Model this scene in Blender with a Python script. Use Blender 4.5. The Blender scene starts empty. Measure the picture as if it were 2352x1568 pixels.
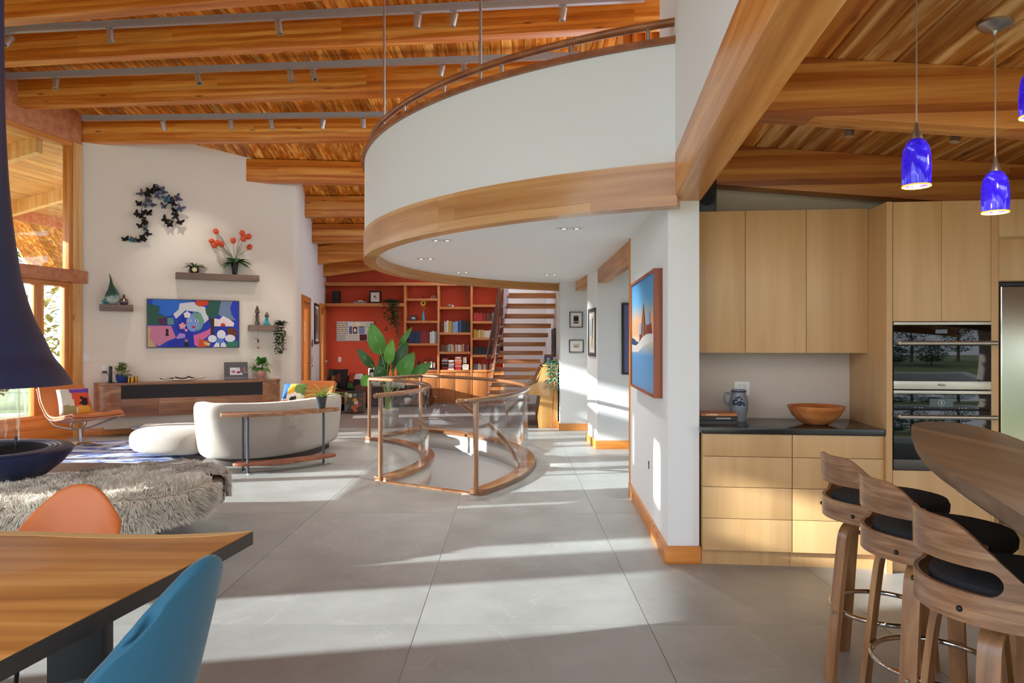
import bpy, bmesh, math, random
from mathutils import Vector, Matrix, noise
random.seed(7)
R = math.radians
scene = bpy.context.scene
col = scene.collection
# ------------------------------------------------------------------ camera, world, sun, exposure
CAMZ, F, CX, CY = 1.47, 1640.0, 1176.0, 784.0
cam = bpy.data.cameras.new('camera'); cam.sensor_width = 36.0; cam.lens = 36.0*F/2352.0
cam.clip_start = 0.05; cam.clip_end = 300
camo = bpy.data.objects.new('camera', cam); col.objects.link(camo)
camo.location = (0, 0, CAMZ); camo.rotation_euler = (R(90), 0, 0)
scene.camera = camo
world = bpy.data.worlds.new('world'); scene.world = world; world.use_nodes = True
bg = world.node_tree.nodes['Background']
bg.inputs[0].default_value = (0.79, 0.885, 1.0, 1); bg.inputs[1].default_value = 3.25
sun = bpy.data.lights.new('sun', 'SUN'); sun.energy = 15.0; sun.angle = R(0.6); sun.color = (0.95, 0.99, 1.0)
suno = bpy.data.objects.new('sun', sun); col.objects.link(suno)
SUN = Vector((1.0, 0.19, -0.245)).normalized()
suno.rotation_euler = SUN.to_track_quat('-Z', 'Y').to_euler()
vs = scene.view_settings
vs.view_transform = 'Standard'; vs.look = 'None'; vs.exposure = 0.2; vs.gamma = 1.0
try: vs.use_curve_mapping = False
except Exception: pass

# ------------------------------------------------------------------ projections from the photo's frame to places
def at(x, y, Y): return Vector(((x-CX)*Y/F, Y, CAMZ+(CY-y)*Y/F))
def fl(x, y):
    Y = CAMZ*F/(y-CY); return Vector(((x-CX)*Y/F, Y, 0))

# ------------------------------------------------------------------ mesh helpers
class MB:
    def __init__(s): s.v=[]; s.f=[]; s.m=[]; s.sm=[]
    def add(s, vs, fs, mi=0, sm=False, M=None):
        o=len(s.v)
        if M is not None: vs=[M@Vector(p) for p in vs]
        s.v += [tuple(p) for p in vs]
        for f in fs: s.f.append([i+o for i in f]); s.m.append(mi); s.sm.append(sm)
        return s
    def box(s, x0,x1,y0,y1,z0,z1, M=None, mi=0):
        return s.add([(x0,y0,z0),(x1,y0,z0),(x1,y1,z0),(x0,y1,z0),(x0,y0,z1),(x1,y0,z1),(x1,y1,z1),(x0,y1,z1)],
              [(0,3,2,1),(4,5,6,7),(0,1,5,4),(1,2,6,5),(2,3,7,6),(3,0,4,7)], mi, False, M)
    def cbox(s, c, d, rz=0, M=None, mi=0):
        m = Matrix.Translation(c)@Matrix.Rotation(rz,4,'Z')
        if M is not None: m = M@m
        return s.box(-d[0]/2,d[0]/2,-d[1]/2,d[1]/2,-d[2]/2,d[2]/2, m, mi)
    def prism(s, pts, z0, z1, M=None, mi=0, sm=False):
        n=len(pts)
        a=sum(pts[i][0]*pts[(i+1)%n][1]-pts[(i+1)%n][0]*pts[i][1] for i in range(n))
        if a<0: pts=pts[::-1]
        vs=[(p[0],p[1],z0) for p in pts]+[(p[0],p[1],z1) for p in pts]
        s.add(vs, [tuple(range(n-1,-1,-1)), tuple(range(n,2*n))], mi, False, M)
        return s.add(vs, [(i,(i+1)%n,(i+1)%n+n,i+n) for i in range(n)], mi, sm, M)
    def lathe(s, prof, n=24, c=(0,0,0), M=None, mi=0, a0=0, a1=2*math.pi, caps=True, sm=True):
        full = abs(a1-a0-2*math.pi)<1e-6
        k = n if full else n+1
        vs=[]
        for r,z in prof:
            for i in range(k):
                a=a0+(a1-a0)*i/n; vs.append((c[0]+r*math.cos(a), c[1]+r*math.sin(a), c[2]+z))
        fs=[]
        for j in range(len(prof)-1):
            for i in range(n):
                i2=(i+1)%k; fs.append((j*k+i, j*k+i2, (j+1)*k+i2, (j+1)*k+i))
        s.add(vs, fs, mi, sm, M)
        if caps and full:
            if prof[0][0]>1e-5: s.add(vs[:k],[tuple(range(k-1,-1,-1))],mi,False,M)
            if prof[-1][0]>1e-5: s.add(vs[-k:],[tuple(range(k))],mi,False,M)
        return s
    def cyl(s, p0, p1, r0, r1=None, n=12, mi=0, M=None): return s.tube([p0,p1],[r0, r0 if r1 is None else r1], n, mi=mi, M=M)
    def tube(s, pts, r, n=8, mi=0, M=None, closed=False, sq=1.0):
        pts=[Vector(p) for p in pts]; k=len(pts)
        rs = r if isinstance(r,(list,tuple)) else [r]*k
        vs=[]; N=None
        for i,p in enumerate(pts):
            if closed: t=(pts[(i+1)%k]-pts[i-1])
            else: t=pts[min(i+1,k-1)]-pts[max(i-1,0)]
            t=t.normalized() if t.length>1e-9 else Vector((0,0,1))
            if N is None:
                N = t.orthogonal().normalized() if abs(t.z)>0.99 else Vector((-t.y,t.x,0)).normalized()
            N=(N-t*N.dot(t)); N=N.normalized() if N.length>1e-9 else t.orthogonal().normalized()
            B=t.cross(N)
            for j in range(n):
                a=2*math.pi*j/n; vs.append(p+(N*math.cos(a)+B*math.sin(a)*sq)*rs[i])
        fs=[]
        for i in range(k if closed else k-1):
            i2=(i+1)%k
            for j in range(n):
                j2=(j+1)%n; fs.append((i*n+j,i*n+j2,i2*n+j2,i2*n+j))
        s.add(vs, fs, mi, n>4, M)
        if not closed:
            s.add(vs[:n],[tuple(range(n-1,-1,-1))],mi,False,M); s.add(vs[-n:],[tuple(range(n))],mi,False,M)
        return s
    def ball(s, c, r, n=12, m=8, mi=0, M=None):
        if not isinstance(r,(tuple,list)): r=(r,r,r)
        prof=[(math.sin(math.pi*j/m), -math.cos(math.pi*j/m)) for j in range(m+1)]
        mm=Matrix.Translation(c)@Matrix.Diagonal((r[0],r[1],r[2],1))
        if M is not None: mm=M@mm
        return s.lathe(prof, n, M=mm, mi=mi, caps=False)
    def grid(s, fn, nu, nv, mi=0, M=None, sm=True, cu=False, cv=False):
        ku=nu if cu else nu+1; kv=nv if cv else nv+1
        vs=[fn(i/nu, j/nv) for j in range(kv) for i in range(ku)]
        fs=[(j*ku+i, j*ku+(i+1)%ku, ((j+1)%kv)*ku+(i+1)%ku, ((j+1)%kv)*ku+i) for j in range(nv) for i in range(nu)]
        return s.add(vs, fs, mi, sm, M)
    def poly(s, pts, mi=0, M=None): return s.add(pts,[tuple(range(len(pts)))],mi,False,M)
    def leaf(s, b, d, L, w, droop=0.3, up=None, seg=5, fold=0.15, mi=0, shape=0.8, M=None):
        b=Vector(b); d=Vector(d).normalized(); up=Vector(up) if up is not None else Vector((0,0,1))
        side=d.cross(up); side=side.normalized() if side.length>1e-4 else Vector((1,0,0))
        nn=side.cross(d).normalized(); vs=[]
        for i in range(seg+1):
            t=i/seg; c=b+d*(L*t)+Vector((0,0,-droop*L*t*t))
            hw=w*0.5*(math.sin(math.pi*t**shape))**0.8 if 0<t<1 else 0.0015
            vs += [c-side*hw+nn*fold*hw, c, c+side*hw+nn*fold*hw]
        fs=[]
        for i in range(seg):
            a=i*3; fs += [(a,a+1,a+4,a+3),(a+1,a+2,a+5,a+4)]
        return s.add(vs,fs,mi,True,M)
    def build(s, name, mat, parent=None, bevel=0, loc=None, rz=0, solid=0, sub=0, norm=True, sharp=True):
        me=bpy.data.meshes.new(name); me.from_pydata(s.v,[],s.f)
        mats = mat if isinstance(mat,(list,tuple)) else [mat]
        for m in mats: me.materials.append(m)
        me.polygons.foreach_set('material_index', s.m); me.polygons.foreach_set('use_smooth', s.sm)
        if norm or bevel:
            bm=bmesh.new(); bm.from_mesh(me)
            bmesh.ops.remove_doubles(bm, verts=bm.verts, dist=1e-5)
            if norm: bmesh.ops.recalc_face_normals(bm, faces=bm.faces)
            if bevel:
                es=[e for e in bm.edges if len(e.link_faces)==2 and e.calc_face_angle(0)>R(35)]
                bmesh.ops.bevel(bm, geom=es, offset=bevel, segments=2, affect='EDGES', profile=0.6, clamp_overlap=True)
            bm.to_mesh(me); bm.free()
        me.update()
        if sharp:
            try: me.set_sharp_from_angle(angle=R(40))
            except Exception: pass
        o=bpy.data.objects.new(name, me); col.objects.link(o)
        if parent: o.parent=parent
        if loc is not None: o.location=loc
        o.rotation_euler.z=rz
        if solid:
            md=o.modifiers.new('s','SOLIDIFY'); md.thickness=solid; md.offset=0
        if sub:
            md=o.modifiers.new('b','SUBSURF'); md.levels=sub; md.render_levels=sub
        return o
def tag(o, label=None, cat=None, group=None, kind=None):
    if label: o['label']=label
    if cat: o['category']=cat
    if group: o['group']=group
    if kind: o['kind']=kind
    return o
def thing(name, label, cat, loc=(0,0,0), rz=0, group=None):
    o=bpy.data.objects.new(name,None); col.objects.link(o); o.location=loc; o.rotation_euler=(0,0,rz)
    o.empty_display_size=0.1
    return tag(o,label,cat,group)
def struct(o): o['kind']='structure'; return o
def sempty(name):
    o=bpy.data.objects.new(name,None); col.objects.link(o); return struct(o)
def smooth(a,b,x):
    t=max(0,min(1,(x-a)/(b-a))); return t*t*(3-2*t)
def bez(p0,p1,p2,p3,n=12):
    p=[Vector(q) for q in (p0,p1,p2,p3)]; out=[]
    for i in range(n+1):
        t=i/n; u=1-t; out.append(p[0]*u**3+p[1]*3*u*u*t+p[2]*3*u*t*t+p[3]*t**3)
    return out
def spline(pts, n=6):
    pts=[Vector(p) for p in pts]; out=[]
    for i in range(len(pts)-1):
        a=pts[max(i-1,0)]; b=pts[i]; c=pts[i+1]; d=pts[min(i+2,len(pts)-1)]
        for k in range(n):
            t=k/n; out.append(0.5*((2*b)+(c-a)*t+(2*a-5*b+4*c-d)*t*t+(3*b-a-3*c+d)*t**3))
    out.append(pts[-1]); return out

# ------------------------------------------------------------------ materials
def lin(h):
    h=h.lstrip('#'); c=[int(h[i:i+2],16)/255 for i in (0,2,4)]
    return tuple((x/12.92 if x<=0.04045 else ((x+0.055)/1.055)**2.4) for x in c)+(1,)
MATS={}
def newmat(name):
    m=bpy.data.materials.new(name); m.use_nodes=True; nt=m.node_tree
    return m, nt, nt.nodes['Principled BSDF']
def mat(name, hexc, rough=0.5, metal=0, spec=0.5, emit=0, emcol=None, noise_amt=0, nscale=20, bump=0, sheen=0, coat=0, bscale=None):
    if name in MATS: return MATS[name]
    m,nt,b=newmat(name); L=nt.links
    b.inputs['Base Color'].default_value=lin(hexc); b.inputs['Roughness'].default_value=rough
    b.inputs['Metallic'].default_value=metal; b.inputs['Specular IOR Level'].default_value=spec
    if sheen: b.inputs['Sheen Weight'].default_value=sheen
    if coat: b.inputs['Coat Weight'].default_value=coat; b.inputs['Coat Roughness'].default_value=0.1
    if emit:
        b.inputs['Emission Color'].default_value=lin(emcol or hexc); b.inputs['Emission Strength'].default_value=emit
    if noise_amt or bump:
        tc=nt.nodes.new('ShaderNodeTexCoord'); nz=nt.nodes.new('ShaderNodeTexNoise')
        nz.inputs['Scale'].default_value=nscale; nz.inputs['Detail'].default_value=5
        L.new(tc.outputs['Object'], nz.inputs['Vector'])
        if noise_amt:
            mx=nt.nodes.new('ShaderNodeMix'); mx.data_type='RGBA'; c=lin(hexc)
            mx.inputs['A'].default_value=tuple(max(0,x*(1-noise_amt)) for x in c[:3])+(1,)
            mx.inputs['B'].default_value=tuple(min(1,x*(1+noise_amt)) for x in c[:3])+(1,)
            L.new(nz.outputs['Fac'], mx.inputs['Factor']); L.new(mx.outputs['Result'], b.inputs['Base Color'])
        if bump:
            bp=nt.nodes.new('ShaderNodeBump'); bp.inputs['Strength'].default_value=bump; bp.inputs['Distance'].default_value=0.01
            src=nz
            if bscale:
                src=nt.nodes.new('ShaderNodeTexNoise'); src.inputs['Scale'].default_value=bscale; L.new(tc.outputs['Object'],src.inputs['Vector'])
            L.new(src.outputs['Fac'], bp.inputs['Height']); L.new(bp.outputs['Normal'], b.inputs['Normal'])
    MATS[name]=m; return m
def wood(name, dark, mid, light, grain='X', rough=0.4, scale=1.0, vary=0.25, lam=0, contrast=1.0, coat=0, knots=False, cyl=0):
    """grain runs along the given object axis; lam = height of glued laminations"""
    if name in MATS: return MATS[name]
    m,nt,b=newmat(name); N=nt.nodes; L=nt.links
    b.inputs['Roughness'].default_value=rough
    if coat: b.inputs['Coat Weight'].default_value=coat; b.inputs['Coat Roughness'].default_value=0.08
    tc=N.new('ShaderNodeTexCoord'); oi=N.new('ShaderNodeObjectInfo')
    off=N.new('ShaderNodeVectorMath'); off.operation='SCALE'; off.inputs[0].default_value=(37.0,53.0,71.0); L.new(oi.outputs['Random'], off.inputs['Scale'])
    ad=N.new('ShaderNodeVectorMath'); ad.operation='ADD'; L.new(off.outputs[0],ad.inputs[1])
    co=tc.outputs['Object']
    if cyl:   # wrap the grain around the object's vertical axis
        s0=N.new('ShaderNodeSeparateXYZ'); L.new(co,s0.inputs[0]); at2=N.new('ShaderNodeMath'); at2.operation='ARCTAN2'
        L.new(s0.outputs['Y'],at2.inputs[0]); ng=N.new('ShaderNodeMath'); ng.operation='MULTIPLY'; ng.inputs[1].default_value=-1; L.new(s0.outputs['X'],ng.inputs[0]); L.new(ng.outputs[0],at2.inputs[1])
        m0=N.new('ShaderNodeMath'); m0.operation='MULTIPLY'; m0.inputs[1].default_value=cyl; L.new(at2.outputs[0],m0.inputs[0])
        ln=N.new('ShaderNodeVectorMath'); ln.operation='LENGTH'; L.new(co,ln.inputs[0])
        c0=N.new('ShaderNodeCombineXYZ'); L.new(m0.outputs[0],c0.inputs['X']); L.new(ln.outputs['Value'],c0.inputs['Y']); L.new(s0.outputs['Z'],c0.inputs['Z']); co=c0.outputs[0]
    L.new(co,ad.inputs[0])
    mp=N.new('ShaderNodeMapping'); s={'X':(0.45,9,9),'Y':(9,0.45,9),'Z':(9,9,0.45)}[grain]
    mp.inputs['Scale'].default_value=tuple(q*scale for q in s); L.new(ad.outputs[0],mp.inputs['Vector'])
    nz=N.new('ShaderNodeTexNoise'); nz.inputs['Scale'].default_value=1.6; nz.inputs['Detail'].default_value=6; nz.inputs['Roughness'].default_value=0.6
    nz.inputs['Distortion'].default_value=0.5
    L.new(mp.outputs[0],nz.inputs['Vector'])
    cr=N.new('ShaderNodeValToRGB'); e=cr.color_ramp.elements
    e[0].position=0.5-0.22*contrast; e[0].color=lin(dark); e[1].position=0.5+0.2*contrast; e[1].color=lin(light)
    el=e.new(0.5); el.color=lin(mid)
    L.new(nz.outputs['Fac'],cr.inputs['Fac']); out=cr.outputs['Color']
    if lam:
        sp=N.new('ShaderNodeSeparateXYZ'); L.new(co,sp.inputs[0])
        cb=N.new('ShaderNodeCombineXYZ'); L.new(sp.outputs['X'],cb.inputs['X']); L.new(sp.outputs['Z'],cb.inputs['Y'])
        wob=N.new('ShaderNodeTexNoise'); wob.inputs['Scale'].default_value=0.9; wob.inputs['Detail'].default_value=2; L.new(tc.outputs['Object'],wob.inputs['Vector'])
        wm=N.new('ShaderNodeMath'); wm.operation='MULTIPLY_ADD'; wm.inputs[1].default_value=0.05; L.new(wob.outputs['Fac'],wm.inputs[0]); L.new(sp.outputs['Z'],wm.inputs[2])
        L.new(wm.outputs[0],cb.inputs['Y'])
        br=N.new('ShaderNodeTexBrick'); br.inputs['Scale'].default_value=1.0; br.inputs['Mortar Size'].default_value=0.0
        br.inputs['Brick Width'].default_value=3.3; br.inputs['Row Height'].default_value=lam; br.offset=0.37; br.squash=1.0
        br.inputs['Color1'].default_value=(0.25,0.25,0.25,1); br.inputs['Color2'].default_value=(1,1,1,1)
        L.new(cb.outputs[0],br.inputs['Vector'])
        cr2=N.new('ShaderNodeValToRGB'); e2=cr2.color_ramp.elements
        e2[0].position=0.3; e2[0].color=lin(dark); e2[1].position=0.97; e2[1].color=lin(light); e2.new(0.72).color=lin(mid)
        L.new(br.outputs['Color'],cr2.inputs['Fac'])
        mx=N.new('ShaderNodeMix'); mx.data_type='RGBA'; mx.inputs['Factor'].default_value=0.45
        L.new(out,mx.inputs['A']); L.new(cr2.outputs['Color'],mx.inputs['B']); out=mx.outputs['Result']
    if knots:
        vo=N.new('ShaderNodeTexVoronoi'); vo.inputs['Scale'].default_value=1.0
        mk=N.new('ShaderNodeMapping'); mk.inputs['Scale'].default_value={'X':(1.6,7,7),'Y':(7,1.6,7),'Z':(7,7,1.6)}[grain]
        L.new(ad.outputs[0],mk.inputs['Vector']); L.new(mk.outputs[0],vo.inputs['Vector'])
        rk=N.new('ShaderNodeValToRGB'); rk.color_ramp.elements[0].position=0.03; rk.color_ramp.elements[0].color=(0.16,0.07,0.03,1)
        rk.color_ramp.elements[1].position=0.12; rk.color_ramp.elements[1].color=(1,1,1,1); L.new(vo.outputs['Distance'],rk.inputs['Fac'])
        mk2=N.new('ShaderNodeMix'); mk2.data_type='RGBA'; mk2.blend_type='MULTIPLY'; mk2.inputs['Factor'].default_value=0.8
        L.new(out,mk2.inputs['A']); L.new(rk.outputs['Color'],mk2.inputs['B']); out=mk2.outputs['Result']
    if vary:
        hs=N.new('ShaderNodeHueSaturation'); ma=N.new('ShaderNodeMath'); ma.operation='MULTIPLY_ADD'
        ma.inputs[1].default_value=2*vary; ma.inputs[2].default_value=1-vary; L.new(oi.outputs['Random'],ma.inputs[0])
        L.new(ma.outputs[0],hs.inputs['Value']); L.new(out,hs.inputs['Color']); out=hs.outputs['Color']
    L.new(out,b.inputs['Base Color'])
    bp=N.new('ShaderNodeBump'); bp.inputs['Strength'].default_value=0.08; bp.inputs['Distance'].default_value=0.005
    L.new(nz.outputs['Fac'],bp.inputs['Height']); L.new(bp.outputs['Normal'],b.inputs['Normal'])
    MATS[name]=m; return m
def glass(name, tint=(1,1,1), refl=1.0, rough=0.0, base=0.04):
    if name in MATS: return MATS[name]
    m=bpy.data.materials.new(name); m.use_nodes=True; nt=m.node_tree; N=nt.nodes; N.clear(); L=nt.links
    o=N.new('ShaderNodeOutputMaterial'); t=N.new('ShaderNodeBsdfTransparent'); t.inputs[0].default_value=tuple(tint)+(1,)
    g=N.new('ShaderNodeBsdfGlossy'); g.inputs['Roughness'].default_value=rough; g.inputs[0].default_value=(1,1,1,1)
    lw=N.new('ShaderNodeLayerWeight'); lw.inputs[0].default_value=0.5
    pw=N.new('ShaderNodeMath'); pw.operation='POWER'; pw.inputs[1].default_value=4.0; L.new(lw.outputs['Facing'],pw.inputs[0])
    ml=N.new('ShaderNodeMath'); ml.operation='MULTIPLY_ADD'; ml.inputs[1].default_value=0.8*refl; ml.inputs[2].default_value=base*refl; L.new(pw.outputs[0],ml.inputs[0])
    mx=N.new('ShaderNodeMixShader'); L.new(ml.outputs[0],mx.inputs[0]); L.new(t.outputs[0],mx.inputs[1]); L.new(g.outputs[0],mx.inputs[2])
    L.new(mx.outputs[0],o.inputs[0]); MATS[name]=m; return m
def flat(h): return mat('print_'+h.lstrip('#'), h, 0.45, spec=0.3)
def ordinal(i): return ['first','second','third','fourth','fifth','sixth','seventh','eighth','ninth','tenth','eleventh','twelfth','thirteenth','fourteenth','fifteenth','sixteenth','seventeenth','eighteenth'][i]

M_white=mat('white_paint','#e6e6e5',0.75,noise_amt=0.015,nscale=60,bump=0.05)
M_white_warmlit=mat('white_paint_warm_lit','#e9e2d6',0.8,noise_amt=0.02,nscale=40,bump=0.08)  # white wall paint with the warm local light put into its colour
M_taupe=mat('taupe_paint','#d3c3b4',0.8,noise_amt=0.03,nscale=50)
M_red=mat('rust_red_paint','#da5638',0.8,noise_amt=0.08,nscale=90,bump=0.1)
M_glulam=wood('glulam','#a04c0a','#d67c20','#fcc064','X',0.38,1.0,0.10,lam=0.042,knots=True)
M_gluY=wood('glulam_depth','#a0591e','#c07a36','#dfa661','Y',0.33,0.8,0.05,knots=True)
M_plank=wood('deck_plank','#a2500c','#d47a22','#fac46c','Y',0.42,1.0,0.30,contrast=0.85,knots=True)
M_plankK=wood('deck_plank_kitchen','#94501a','#bd7830','#f2c682','Y',0.42,1.0,0.34,contrast=0.75,knots=True)
M_fir=wood('fir_trim','#b4641f','#cf8238','#e39a50','Z',0.35,1.0,0.06)
M_firX=wood('fir_trim_long','#b4641f','#cf8238','#e39a50','X',0.35,1.0,0.06)
M_pine=wood('pine_post','#c98f4e','#e0ac68','#efc688','Z',0.4,0.9,0.05,knots=True)
M_fascia=wood('red_cedar_board','#a9603a','#c07a50','#cf8f66','Y',0.5,0.8,0.04)
M_maple=wood('maple_veneer','#b58757','#c59a68','#d0a877','Z',0.4,0.55,0.05,contrast=1.5)
M_mapleX=wood('maple_veneer_figured','#b98b5a','#c9a06e','#d6b07e','Z',0.38,0.5,0.05,contrast=1.6)
M_walnut=wood('walnut','#6b442c','#8f6142','#b28360','X',0.38,1.0,0.05)
M_walnutdk=wood('walnut_bar_top','#55402c','#705740','#8b7054','Y',0.4,0.6,0.03)
M_stool=wood('bent_walnut_ply','#6d4a33','#91684a','#b48d69','X',0.3,2.0,0.05,coat=0.2,cyl=0.6)
M_stoolleg=wood('bent_walnut_leg','#6f4a2e','#956843','#b98d5e','Z',0.3,1.0,0.08,coat=0.2)
M_rail=wood('oak_handrail','#5e3c24','#805637','#a4764e','X',0.22,0.7,0.05,coat=0.5)
M_railz=wood('oak_newel','#5e3c24','#805637','#a4764e','Z',0.22,0.7,0.05,coat=0.5)
M_tread=wood('stair_tread_wood','#9a5a28','#bd7840','#d89a60','X',0.3,0.8,0.12,coat=0.2)
M_table=wood('live_edge_slab','#96602c','#c68a46','#e2b06c','X',0.42,0.5,0.03)
M_tableedge=mat('dark_table_edge','#3a3431',0.5,noise_amt=0.2,nscale=15)  # dark tone of the table's right end edge only
M_shelfwood=wood('shelf_fir','#c07036','#cf8347','#dc9a60','X',0.4,1.0,0.05)
M_shelfz=wood('shelf_fir_upright','#c07036','#cf8347','#dc9a60','Z',0.4,1.0,0.05)
M_capwood=wood('cap_oak','#7c4526','#985a33','#b27448','X',0.35,0.7,0.05)
M_piano=wood('honey_oak_piano','#a8783a','#c39552','#d8b074','Z',0.25,0.5,0.03,coat=0.4)
M_steel=mat('brushed_steel','#b5b3b0',0.35,1.0)
M_alu=mat('grey_aluminium','#a3a7b0',0.45,0.1)
M_chrome=mat('chrome','#d8d6d2',0.08,1.0)
M_black=mat('black_satin','#141414',0.4)
M_blackcloth=mat('black_upholstery','#23242a',0.9,noise_amt=0.3,nscale=300,bump=0.2)
M_navy=mat('dark_blue_enamel','#2b3357',0.42,noise_amt=0.12,nscale=8,bump=0.04,bscale=220)
M_leather=mat('cognac_leather','#c4713a',0.38,noise_amt=0.1,nscale=12,bump=0.08,bscale=120)
M_leatherdk=mat('dark_brown_leather','#5d2f1e',0.4,noise_amt=0.15,nscale=10)
M_velvet=mat('blue_velvet','#1b5c78',0.75,sheen=0.25,noise_amt=0.12,nscale=6)
M_orangevel=mat('orange_leather','#d0743f',0.45,noise_amt=0.08,nscale=7,bump=0.05,bscale=60)
M_boucle=mat('pale_grey_boucle','#b0a69c',0.95,noise_amt=0.07,nscale=120,bump=0.3,sheen=0.2)
M_concrete=mat('grey_concrete','#a9a7a1',0.7,noise_amt=0.12,nscale=14)
M_conctop=mat('brown_grey_stone','#8a7868',0.45,noise_amt=0.22,nscale=5)
M_fur=mat('cream_sheep_fur','#efe7d8',0.9,sheen=0.3)
M_furg=mat('grey_sheep_fur','#cdc2b6',0.9,sheen=0.3)
M_hide=mat('sheep_hide','#cfc3b2',0.9)
M_granite=mat('black_granite','#262524',0.2,noise_amt=0.5,nscale=240)
M_leafdk=mat('dark_leaf','#2e5a2a',0.4,noise_amt=0.3,nscale=12)
M_leaf=mat('green_leaf','#4d8a35',0.4,noise_amt=0.25,nscale=12)
M_leaflt=mat('light_leaf','#82b04a',0.45,noise_amt=0.2,nscale=20)
M_soil=mat('potting_soil','#3a2a20',0.9)
M_carpet=mat('taupe_carpet','#7d6f6a',0.95,noise_amt=0.15,nscale=200,bump=0.2)
M_glass=glass('clear_glass',(0.985,0.992,0.992),0.3)
M_winglass=glass('window_glass',(0.97,0.985,0.98),1.0)
M_tintglass=glass('smoky_glass',(0.80,0.72,0.76),1.4)
M_ceramw=mat('white_ceramic','#e8e6e0',0.25)
# ------------------------------------------------------------------ floor: large slabs, opening of the curved stair
def tile_mat():
    m,nt,b=newmat('grey_porcelain_slab'); N=nt.nodes; L=nt.links
    tc=N.new('ShaderNodeTexCoord'); oi=N.new('ShaderNodeObjectInfo')
    off=N.new('ShaderNodeVectorMath'); off.operation='SCALE'; off.inputs[0].default_value=(31,47,5); L.new(oi.outputs['Random'],off.inputs['Scale'])
    ad=N.new('ShaderNodeVectorMath'); ad.operation='ADD'; L.new(tc.outputs['Object'],ad.inputs[0]); L.new(off.outputs[0],ad.inputs[1])
    n1=N.new('ShaderNodeTexNoise'); n1.inputs['Scale'].default_value=1.8; n1.inputs['Detail'].default_value=8; n1.inputs['Roughness'].default_value=0.65
    L.new(ad.outputs[0],n1.inputs['Vector'])
    cr=N.new('ShaderNodeValToRGB'); e=cr.color_ramp.elements
    e[0].position=0.3; e[0].color=lin('#91928f'); e[1].position=0.7; e[1].color=lin('#a9aba9'); L.new(n1.outputs['Fac'],cr.inputs['Fac'])
    n2=N.new('ShaderNodeTexNoise'); n2.inputs['Scale'].default_value=0.9; n2.inputs['Detail'].default_value=4; n2.inputs['Distortion'].default_value=0.8
    L.new(ad.outputs[0],n2.inputs['Vector'])
    ab=N.new('ShaderNodeMath'); ab.operation='SUBTRACT'; ab.inputs[1].default_value=0.5; L.new(n2.outputs['Fac'],ab.inputs[0])
    a2=N.new('ShaderNodeMath'); a2.operation='ABSOLUTE'; L.new(ab.outputs[0],a2.inputs[0])
    r2=N.new('ShaderNodeValToRGB'); r2.color_ramp.elements[0].position=0.0; r2.color_ramp.elements[0].color=(0.16,0.16,0.16,1)
    r2.color_ramp.elements[1].position=0.006; r2.color_ramp.elements[1].color=(0,0,0,1); L.new(a2.outputs[0],r2.inputs['Fac'])
    mx=N.new('ShaderNodeMix'); mx.data_type='RGBA'; L.new(r2.outputs['Color'],mx.inputs['Factor']); L.new(cr.outputs['Color'],mx.inputs['A']); mx.inputs['B'].default_value=lin('#d6d3cc')
    L.new(mx.outputs['Result'],b.inputs['Base Color']); b.inputs['Roughness'].default_value=0.42
    return m
M_tile=tile_mat(); M_grout=mat('pale_grout','#c9c6c0',0.9)
SC=(-3.35,8.74); RI,RO=2.32,3.54; A0,A1=R(-32.0),R(58.6)
def arc(r,a0,a1,n): return [(SC[0]+r*math.cos(a0+(a1-a0)*i/n), SC[1]+r*math.sin(a0+(a1-a0)*i/n)) for i in range(n+1)]
hole = arc(RO-0.03,A0,A1,40)+arc(RI+0.03,A1,A0,28)
cut = MB().prism(hole,-0.6,0.5).build('cutter',M_grout)
def boolean_cut(o):
    md=o.modifiers.new('c','BOOLEAN'); md.object=cut; md.operation='DIFFERENCE'; md.solver='EXACT'
    dg=bpy.context.evaluated_depsgraph_get(); dg.update()
    me=bpy.data.meshes.new_from_object(o.evaluated_get(dg)); o.modifiers.clear(); old=o.data; o.data=me; bpy.data.meshes.remove(old)
floor=struct(MB().box(-10,6,-1.5,12.05,-0.25,-0.006).build('floor',M_grout)); boolean_cut(floor)
x_j=-1.0945-0.0; TW,TL=1.2,2.4; y_j=CAMZ*F/(1434-CY)   # joint crossings measured on the photo's floor
shared=None
xs=[x_j+TW*i for i in range(-8,5)]; ys=[y_j+TL*j for j in range(-2,4)]
ht=[(p[0],p[1]) for p in hole]; hx0=min(p[0] for p in ht); hx1=max(p[0] for p in ht); hy0=min(p[1] for p in ht); hy1=max(p[1] for p in ht)
G=0.0022
xoff=(959.6-CX)*y_j/F - x_j
for j,y0 in enumerate(ys):
    y1=min(y0+TL,12.05)
    if y0>=12.0: continue
    for x0 in xs:
        x0=x0+xoff
        over = not (x0+TW<hx0 or x0>hx1 or y1<hy0 or y0>hy1)
        if over or y1-y0<TL-0.01:
            o=MB().box(x0+G,x0+TW-G,y0+G,y1-G,-0.006,0.0).build('slab_tile',M_tile,floor)
            if over: boolean_cut(o)
        else:
            if shared is None: o=MB().box(G,TW-G,G,TL-G,-0.006,0.0).build('slab_tile',M_tile,floor); shared=o.data
            else:
                o=bpy.data.objects.new('slab_tile',shared); col.objects.link(o); o.parent=floor
            o.location=(x0,y0,0)
bpy.data.objects.remove(cut)
struct(MB().box(-9,2,12.05,17.6,-0.25,-0.002).build('floor_back',M_carpet))
struct(MB().box(-9,0.8,12.03,12.07,-0.006,0.004).build('trim_1',M_alu))
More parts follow.
